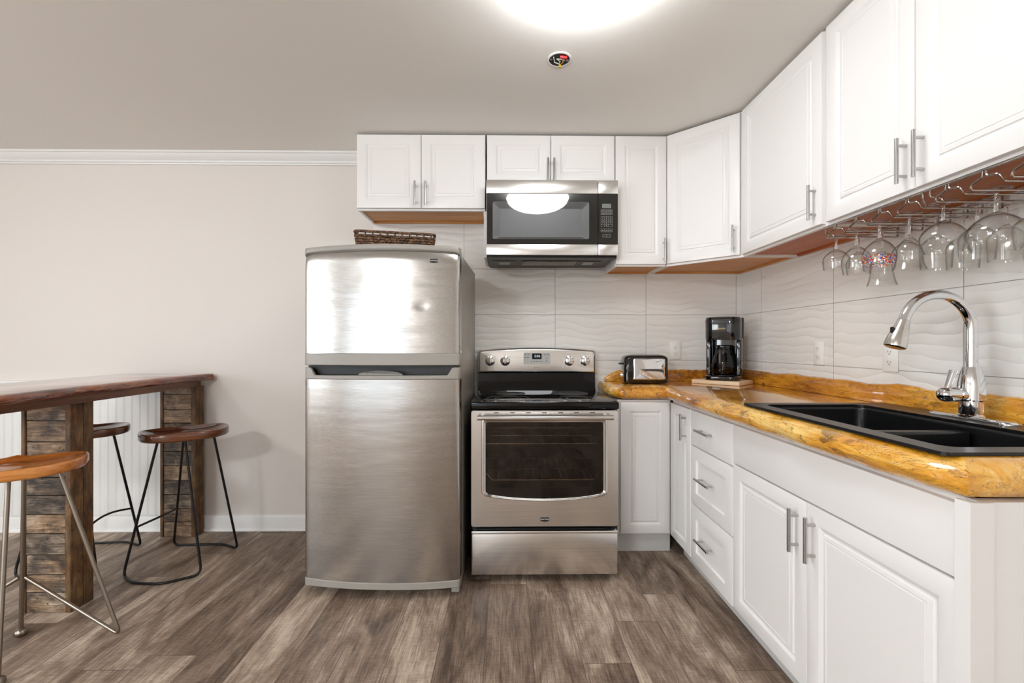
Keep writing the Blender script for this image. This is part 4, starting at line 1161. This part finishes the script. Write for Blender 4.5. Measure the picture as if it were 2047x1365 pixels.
b.box(-0.100, -0.072, -0.03, 0.05, 0.0275, 0.25, 0.008); b.box(0.072, 0.100, -0.03, 0.05, 0.0275, 0.25, 0.008)
b.out('water_tank', 'blackgloss', t)
b = B(); b.rings([L_(0.098, -0.088, 0.0445, 0.055, 0.235), L_(0.100, -0.092, 0.0445, 0.055, 0.245), L_(0.100, -0.092, 0.0445, 0.055, 0.352), L_(0.098, -0.089, 0.0445, 0.055, 0.366), L_(0.080, -0.070, 0.040, 0.05, 0.372)])
bh = b.out('brew_head', 'blackgloss', t)
b = B()
for z in (0.335, 0.342, 0.349): b.rings([L_(0.1008, -0.0928, 0.0445, 0.055, z), L_(0.1008, -0.0928, 0.0445, 0.055, z + 0.0022)])
b.out('ring_grooves', 'black', bh)
B().text('GEVALIA', TXT(0, -0.0930, 0.300), 0.0135, 0.0005).out('lettering', 'gold', bh, smooth=0)
b = B(); b.lathe([(0, 0.0315), (0.055, 0.0315), (0.066, 0.045), (0.069, 0.085), (0.062, 0.130), (0.045, 0.168), (0.042, 0.178), (0.0405, 0.178), (0.0435, 0.167), (0.060, 0.129), (0.067, 0.085), (0.064, 0.046), (0.053, 0.0335), (0, 0.0335)], (0, -0.026, 0), 40)
cf = b.out('carafe', 'carafe_glass', t)
b = B(); b.lathe([(0, 0.178), (0.044, 0.178), (0.046, 0.183), (0.046, 0.200), (0.030, 0.206), (0, 0.206)], (0, -0.026, 0), 32); b.out('carafe_lid', 'blackgloss', cf)
b = B(); b.lathe([(0.0455, 0.160), (0.049, 0.160), (0.047, 0.1775), (0.0445, 0.1775)], (0, -0.026, 0), 32, ring=True); b.out('carafe_collar', 'black', cf)
b = B(); b.tube(arc_path([(0.0, -0.074, 0.185), (0.0, -0.108, 0.183), (0.0, -0.112, 0.09), (0.0, -0.094, 0.07)], 0.02, 5), 0.009, 10); b.out('carafe_handle', 'blackgloss', cf)

# ------------------------------------------------------------------ stemware racks and glasses under the right wall cabinets
def rack_thing(label, y_list, loc_y, x0=1.285, x1=1.560):
    """wire rack: each hook carries two rails running to the wall; y_list are the hook places"""
    t = thing('stemware_rack', label, 'glass rack', (0, 0, 0), 0, 'wire stemware racks')
    zt, zr = UZ - 0.0015, 1.660
    b = B(); r = 0.0029
    y0, y1 = max(y_list) + 0.052, min(y_list) - 0.052
    b.box(x0 - 0.005, x0 + 0.005, y1, y0, zt - 0.004, zt - 0.0005, 0.001); b.out('mounting_bar', 'wire', t)
    B().cyl((x1 - 0.03, y0, zt - r), (x1 - 0.03, y1, zt - r), r, seg=8).out('mounting_bar', 'wire', t)
    for y in y_list:
        b = B()
        for s in (-1, 1):
            b.tube(arc_path([(x0, y + s * 0.004, zt - 0.003), (x0, y + s * 0.005, zr + 0.024), (x0 + 0.0, y + s * 0.034, zr + 0.020 if s < 0 else zr + 0.012), (x0 + (0.012 if s < 0 else 0.0), y + s * 0.036, zr), (x1, y + s * 0.030, zr), (x1, y + s * 0.028, zt - 0.004)], 0.008, 4), r, 8)
        b.out('hook_rails', 'wire', t)
    b = B()
    for y, s in ((y0, -1), (y1, 1)):
        b.tube(arc_path([(x0, y, zt - 0.003), (x0, y, zr + 0.018), (x0 + 0.02, y + s * 0.014, zr + 0.014), (x0 + 0.024, y + s * 0.016, zr), (x1, y + s * 0.020, zr), (x1, y + s * 0.018, zt - 0.004)], 0.008, 4), r, 8)
    b.out('end_rails', 'wire', t)
    return t
rack_thing('wire stemware rack farther from the camera, holding the confetti-dotted glass', [1.716, 1.612, 1.508, 1.404], 0)
rack_thing('wire stemware rack nearest the camera under the right wall cabinet', [1.275, 1.175, 1.075], 0)
def glass(label, x, y, kind, h_, rb, rim, stem, foot=0.034, mat='glass'):
    """hangs upside down: origin at the foot; h_ total length, rb widest bowl radius, rim radius, stem length"""
    t = thing('wine_glass', label, 'wine glass', (x, y, 1.6655), 0, 'glasses hanging from the racks')
    # foot disc rests on the rails, top side up
    B().lathe([(0, 0.0045), (foot * 0.5, 0.004), (foot, 0.0015), (foot, 0.0), (foot * 0.55, -0.001), (0.010, -0.004), (0.0048, -0.010), (0, -0.010)], seg=36).out('foot', 'glass', t)
    st = -0.0095 - stem
    B().lathe([(0, -0.0098), (0.0048, -0.0098), (0.0040, -0.0098 - stem * 0.4), (0.0044, -0.0098 - stem * 0.8), (0.0072, st - 0.001), (0, st - 0.001)], seg=20).out('stem', 'solid_glass', t)
    b = B(); o = []; n = 16; bl = h_ + st
    for k in range(n + 1):
        v = k / n
        if kind == 'round':
            r = rb * math.sin(min(1, v * 1.75) * PI / 2) ** 0.62 if v < 0.571 else rb + (rim - rb) * ((v - 0.571) / 0.429) ** 1.8
        elif kind == 'tulip':
            r = rb * math.sin(min(1, v * 2.4) * PI / 2) ** 0.7 if v < 0.4167 else rb + (rim - rb) * ((v - 0.4167) / 0.583) ** 1.4
        else:
            r = rb * math.sin(min(1, v * 2.2) * PI / 2) ** 0.8 if v < 0.4545 else rb + (rim - rb) * ((v - 0.4545) / 0.5455) ** 2.2
        o.append((max(0.007, r) if k else 0.007, st - 0.0012 - bl * v))
    inn = [(max(0.0, r - 0.0014), z - (0.006 if i == 0 else 0.003 * max(0, 1 - i / 4))) for i, (r, z) in enumerate(o)][::-1]
    inn[0] = (o[-1][0] - 0.0012, o[-1][1])
    b.lathe([(0, o[0][1])] + o + inn[:-1] + [(0, inn[-1][1])], seg=48)
    b.out('bowl', mat, t, smooth=60)
    return t
GL = [
 ('small round wine glass hanging leftmost of the front glasses', 1.325, 1.765, 'round', 0.130, 0.0455, 0.043, 0.040),
 ('round wine glass hanging just left of the confetti-dotted one', 1.327, 1.664, 'round', 0.165, 0.0475, 0.042, 0.048),
 ('round wine glass with a band of coloured confetti dots', 1.326, 1.560, 'round', 0.168, 0.050, 0.044, 0.046),
 ('tall tapered goblet hanging just right of the confetti-dotted glass', 1.338, 1.456, 'flare', 0.185, 0.033, 0.046, 0.060),
 ('big round-bowled wine glass in the gap between the two racks', 1.336, 1.340, 'round', 0.150, 0.056, 0.044, 0.044),
 ('tulip wine glass behind the big round one in the gap between racks', 1.442, 1.340, 'tulip', 0.175, 0.044, 0.040, 0.056),
 ('largest round wine glass on the rack nearest the camera', 1.372, 1.225, 'round', 0.168, 0.063, 0.050, 0.052),
 ('round wine glass second from the front in the leftmost slot', 1.416, 1.765, 'round', 0.150, 0.042, 0.038, 0.050),
 ('flared trumpet glass hanging lowest, behind the confetti-dotted glass', 1.424, 1.664, 'flare', 0.208, 0.034, 0.047, 0.060),
 ('round wine glass behind the confetti-dotted one, same slot', 1.425, 1.560, 'round', 0.160, 0.046, 0.040, 0.052),
 ('straight-sided glass second in the slot of the tall tapered goblet', 1.428, 1.456, 'tulip', 0.180, 0.043, 0.040, 0.058),
 ('wine glass third in the slot of the tall tapered goblet, by the wall', 1.518, 1.456, 'tulip', 0.180, 0.043, 0.040, 0.058),
 ('tulip wine glass nearest the wall in the gap between the racks', 1.532, 1.340, 'tulip', 0.175, 0.043, 0.040, 0.056),
 ('tulip wine glass cut by the right picture edge, behind the largest one', 1.487, 1.225, 'tulip', 0.160, 0.048, 0.042, 0.052),
]
for k, g in enumerate(GL):
    glass(*g, mat='confetti' if k == 2 else 'glass')

# ------------------------------------------------------------------ bar table
t = thing('bar_table', 'tall narrow live-edge bar table on two pallet-wood columns against the back wall', 'table', (0, 0, 0))
HV0, HV1 = [], []
BT1 = 1.043
ctrl = [(-2.49, 1.42, 1), (-1.885, 1.40, 1), (-1.893, 1.68, 1), (-1.937, 2.12, 1), (-1.970, 2.49, 1), (-1.955, 2.80, 1), (-1.922, 2.945, 0.5), (-2.545, 2.945, 1), (-2.515, 2.6, 1), (-2.495, 2.3, 1)]
prof = [(0.014, BT1 - 0.042), (0.003, BT1 - 0.034), (0.0, BT1 - 0.022), (0.004, BT1 - 0.010), (0.012, BT1 - 0.003), (0.022, BT1)]
slab('table_top', ctrl, prof, lambda z, p, w_: z, 'bar_top', [], 8.2, 0.007, 0.03, t)
b = B(); z1, z0 = BT1 - 0.0425, BT1 - 0.080
def bar_(x0, y0, x1, y1, th):
    d = Vector((x1 - x0, y1 - y0)).normalized(); n_ = Vector((-d.y, d.x)) * th
    b.rings([[(x0, y0, z), (x1, y1, z), (x1 + n_.x, y1 + n_.y, z), (x0 + n_.x, y0 + n_.y, z)] for z in (z0, z1)])
bar_(-1.945, 1.46, -1.995, 2.925, 0.03); bar_(-2.44, 1.46, -2.47, 2.925, -0.03); bar_(-1.976, 1.46, -2.408, 1.46, -0.03)
b.out('apron', 'apron', t, smooth=0)
def column(x0, x1, y0, y1):
    ht = BT1 - 0.0805
    p = bpy.data.objects.new('column', None)
    rnd = random.Random(int(y0 * 1000))
    # boards across the front and back, between upright side boards
    b = B(); z = 0.001
    while z < ht - 0.02:
        hh = rnd.choice((0.082, 0.088, 0.092, 0.098))
        zt = min(ht, z + hh)
        b.box(x0 + 0.020, x1 - 0.030, y0 + 0.003 + rnd.uniform(0, 0.004), y0 + 0.020, z, zt - 0.0045, 0.0015, 1)
        z = zt
    o = b.out('cross_boards', 'pallet_h', t, smooth=0)
    B().box(x0 + 0.020, x1 - 0.030, y0 + 0.0205, y0 + 0.030, 0.001, ht).out('core', 'black', t, smooth=0)
    b = B(); dy = (y1 - y0)
    b.box(x0, x0 + 0.018, y0, y1, 0.001, ht, 0.002, 1)
    w1 = dy * 0.56
    b.box(x1 - 0.028, x1 - 0.002, y0, y0 + w1 - 0.001, 0.001, ht, 0.002, 1); b.box(x1 - 0.026, x1, y0 + w1, y1, 0.001, ht, 0.002, 1)
    b.box(x0 + 0.02, x1 - 0.03, y1 - 0.018, y1, 0.001, ht, 0.001, 1)
    b.out('upright_boards', 'pallet_v', t, smooth=0)
    bpy.data.objects.remove(p)
column(-2.226, -1.998, 2.064, 2.176)
column(-2.215, -1.990, 2.868, 2.947)

# ------------------------------------------------------------------ bar stools
def seat_bm(L=0.41, D=0.28, th=0.046, zt=0.0):
    """saddle seat: straight edge at +y, rounded belly at -y; scooped top with a low ridge"""
    out = []
    n = 64
    for k in range(n):
        a = 2 * PI * k / n
        ca, sa = math.cos(a), math.sin(a)
        x = L / 2 * math.copysign(abs(ca) ** 0.72, ca)
        y = (D * 0.62 * abs(sa) ** 0.85 * -1) if sa < 0 else D * 0.38 * abs(sa) ** 0.45
        if sa > 0: y -= 0.022 * math.exp(-(x / 0.09) ** 2)
        out.append((x, y))
    b = B(); rings = []
    for s, z in ((0.90, -th), (0.975, -th + 0.004), (1.0, -th + 0.012), (1.0, -0.008), (0.985, -0.002), (0.955, 0.0), (0.90, -0.0015), (0.8, -0.008), (0.66, -0.014), (0.5, -0.018), (0.33, -0.020), (0.16, -0.020)):
        ring = []
        for x, y in out:
            px, py = x * s, y * s
            zz = z
            if s < 0.93:
                zz += 0.014 * math.exp(-(px / 0.035) ** 2) * max(0, (py + 0.06) / 0.17) * (1 if py > -0.06 else 0)
            ring.append((px, py, zz))
        rings.append(ring)
    b.rings(rings)
    return b
SZ = 0.765
def rod_stool(label, loc, rz=0.0, right_rest=False):
    t = thing('bar_stool', label, 'stool', loc, rz, 'bar stools')
    so = seat_bm().out('seat', 'seat_dark', t, smooth=50)
    so.location = (0.035, -0.035, SZ); so.rotation_euler = (0, 0, R(38))
    r = 0.0065; zb = r + 0.0005; zt = SZ - 0.041
    fl, fr_ = Vector((-0.205, -0.158, zb)), Vector((0.202, -0.150, zb))
    bl, br = Vector((-0.205, 0.200, zb)), Vector((0.214, 0.150, zb))
    tf0, tf1, tb0, tb1 = Vector((-0.075, -0.085, zt)), Vector((0.085, -0.110, zt)), Vector((-0.02, 0.03, zt)), Vector((0.150, 0.025, zt))
    B().tube(arc_path([tf0, fl + Vector((0, 0, 0.0)), (-0.09, -0.235, zb), (0.06, -0.245, zb), fr_, tf1], 0.045, 6), r, 12).out('front_leg_loop', 'black_matte', t)
    B().tube(arc_path([tb0, bl, (-0.08, 0.205, zb + 0.0), (0.08, 0.215, zb), br, tb1], 0.04, 6), r, 12).out('back_leg_loop', 'black_matte', t)
    f0 = tf0.lerp(fl, 0.66); b0 = tb0.lerp(bl, 0.66); f1 = tf1.lerp(fr_, 0.66); b1 = tb1.lerp(br, 0.66)
    if right_rest: f0, b0 = f1, b1
    B().tube([f0.lerp(b0, s) + Vector(((-0.02 if right_rest else 0.035) * math.sin(PI * s), 0, 0.015 * math.sin(PI * s))) for s in [k / 10 for k in range(11)]], r * 0.9, 10).out('foot_rest', 'black_matte', t)
    return t
rod_stool('dark brown bar stool with black rod legs, right of the bar table', (-1.828, 2.540, 0))
rod_stool('dark brown bar stool with black rod legs, behind the near pallet column', (-2.432, 2.575, 0), R(3), True)
# nearer stool with bare steel legs
t = thing('bar_stool', 'orange-brown bar stool with bare steel legs, nearest the camera', 'stool', (-1.99, 1.79, 0), 0, 'bar stools')
so = seat_bm(0.45, 0.30).out('seat', 'seat_orange', t, smooth=50)
so.location = (0.0, 0.02, 0.762); so.rotation_euler = (0, 0, R(36))
r = 0.0075; zt = 0.7205
C_, B_, D_, A_ = Vector((0.361, 0.104, r)), Vector((-0.063, 0.115, 0.024)), Vector((-0.40, -0.09, r)), Vector((0.155, -0.165, 0.016))
tC, tB, tD, tA = Vector((0.105, 0.10, zt)), Vector((0.015, 0.055, zt)), Vector((-0.12, -0.03, zt)), Vector((0.045, -0.03, zt))
jn = B_.lerp(tB, 0.335)
B().tube(arc_path([tC, C_, jn + Vector((0.012, 0.002, 0))], 0.035, 7), r, 14).out('leg', 'steel_wire', t)
B().tube(arc_path([tD, D_, jn + Vector((-0.012, -0.002, 0))], 0.035, 7), r, 14).out('leg', 'steel_wire', t)
for tp, bt_ in ((tB, B_), (tA, A_)):
    lg = B().cyl(tp, bt_, r * 1.05, seg=14).out('leg', 'steel_wire', t)
    B().lathe([(0, -0.0155), (0.014, -0.0145), (0.022, -0.006), (0.023, 0.0), (0.021, 0.008), (0.013, 0.016), (0, 0.019)], (bt_.x, bt_.y, 0.016), 20).out('ball_foot', 'steel_wire', lg)
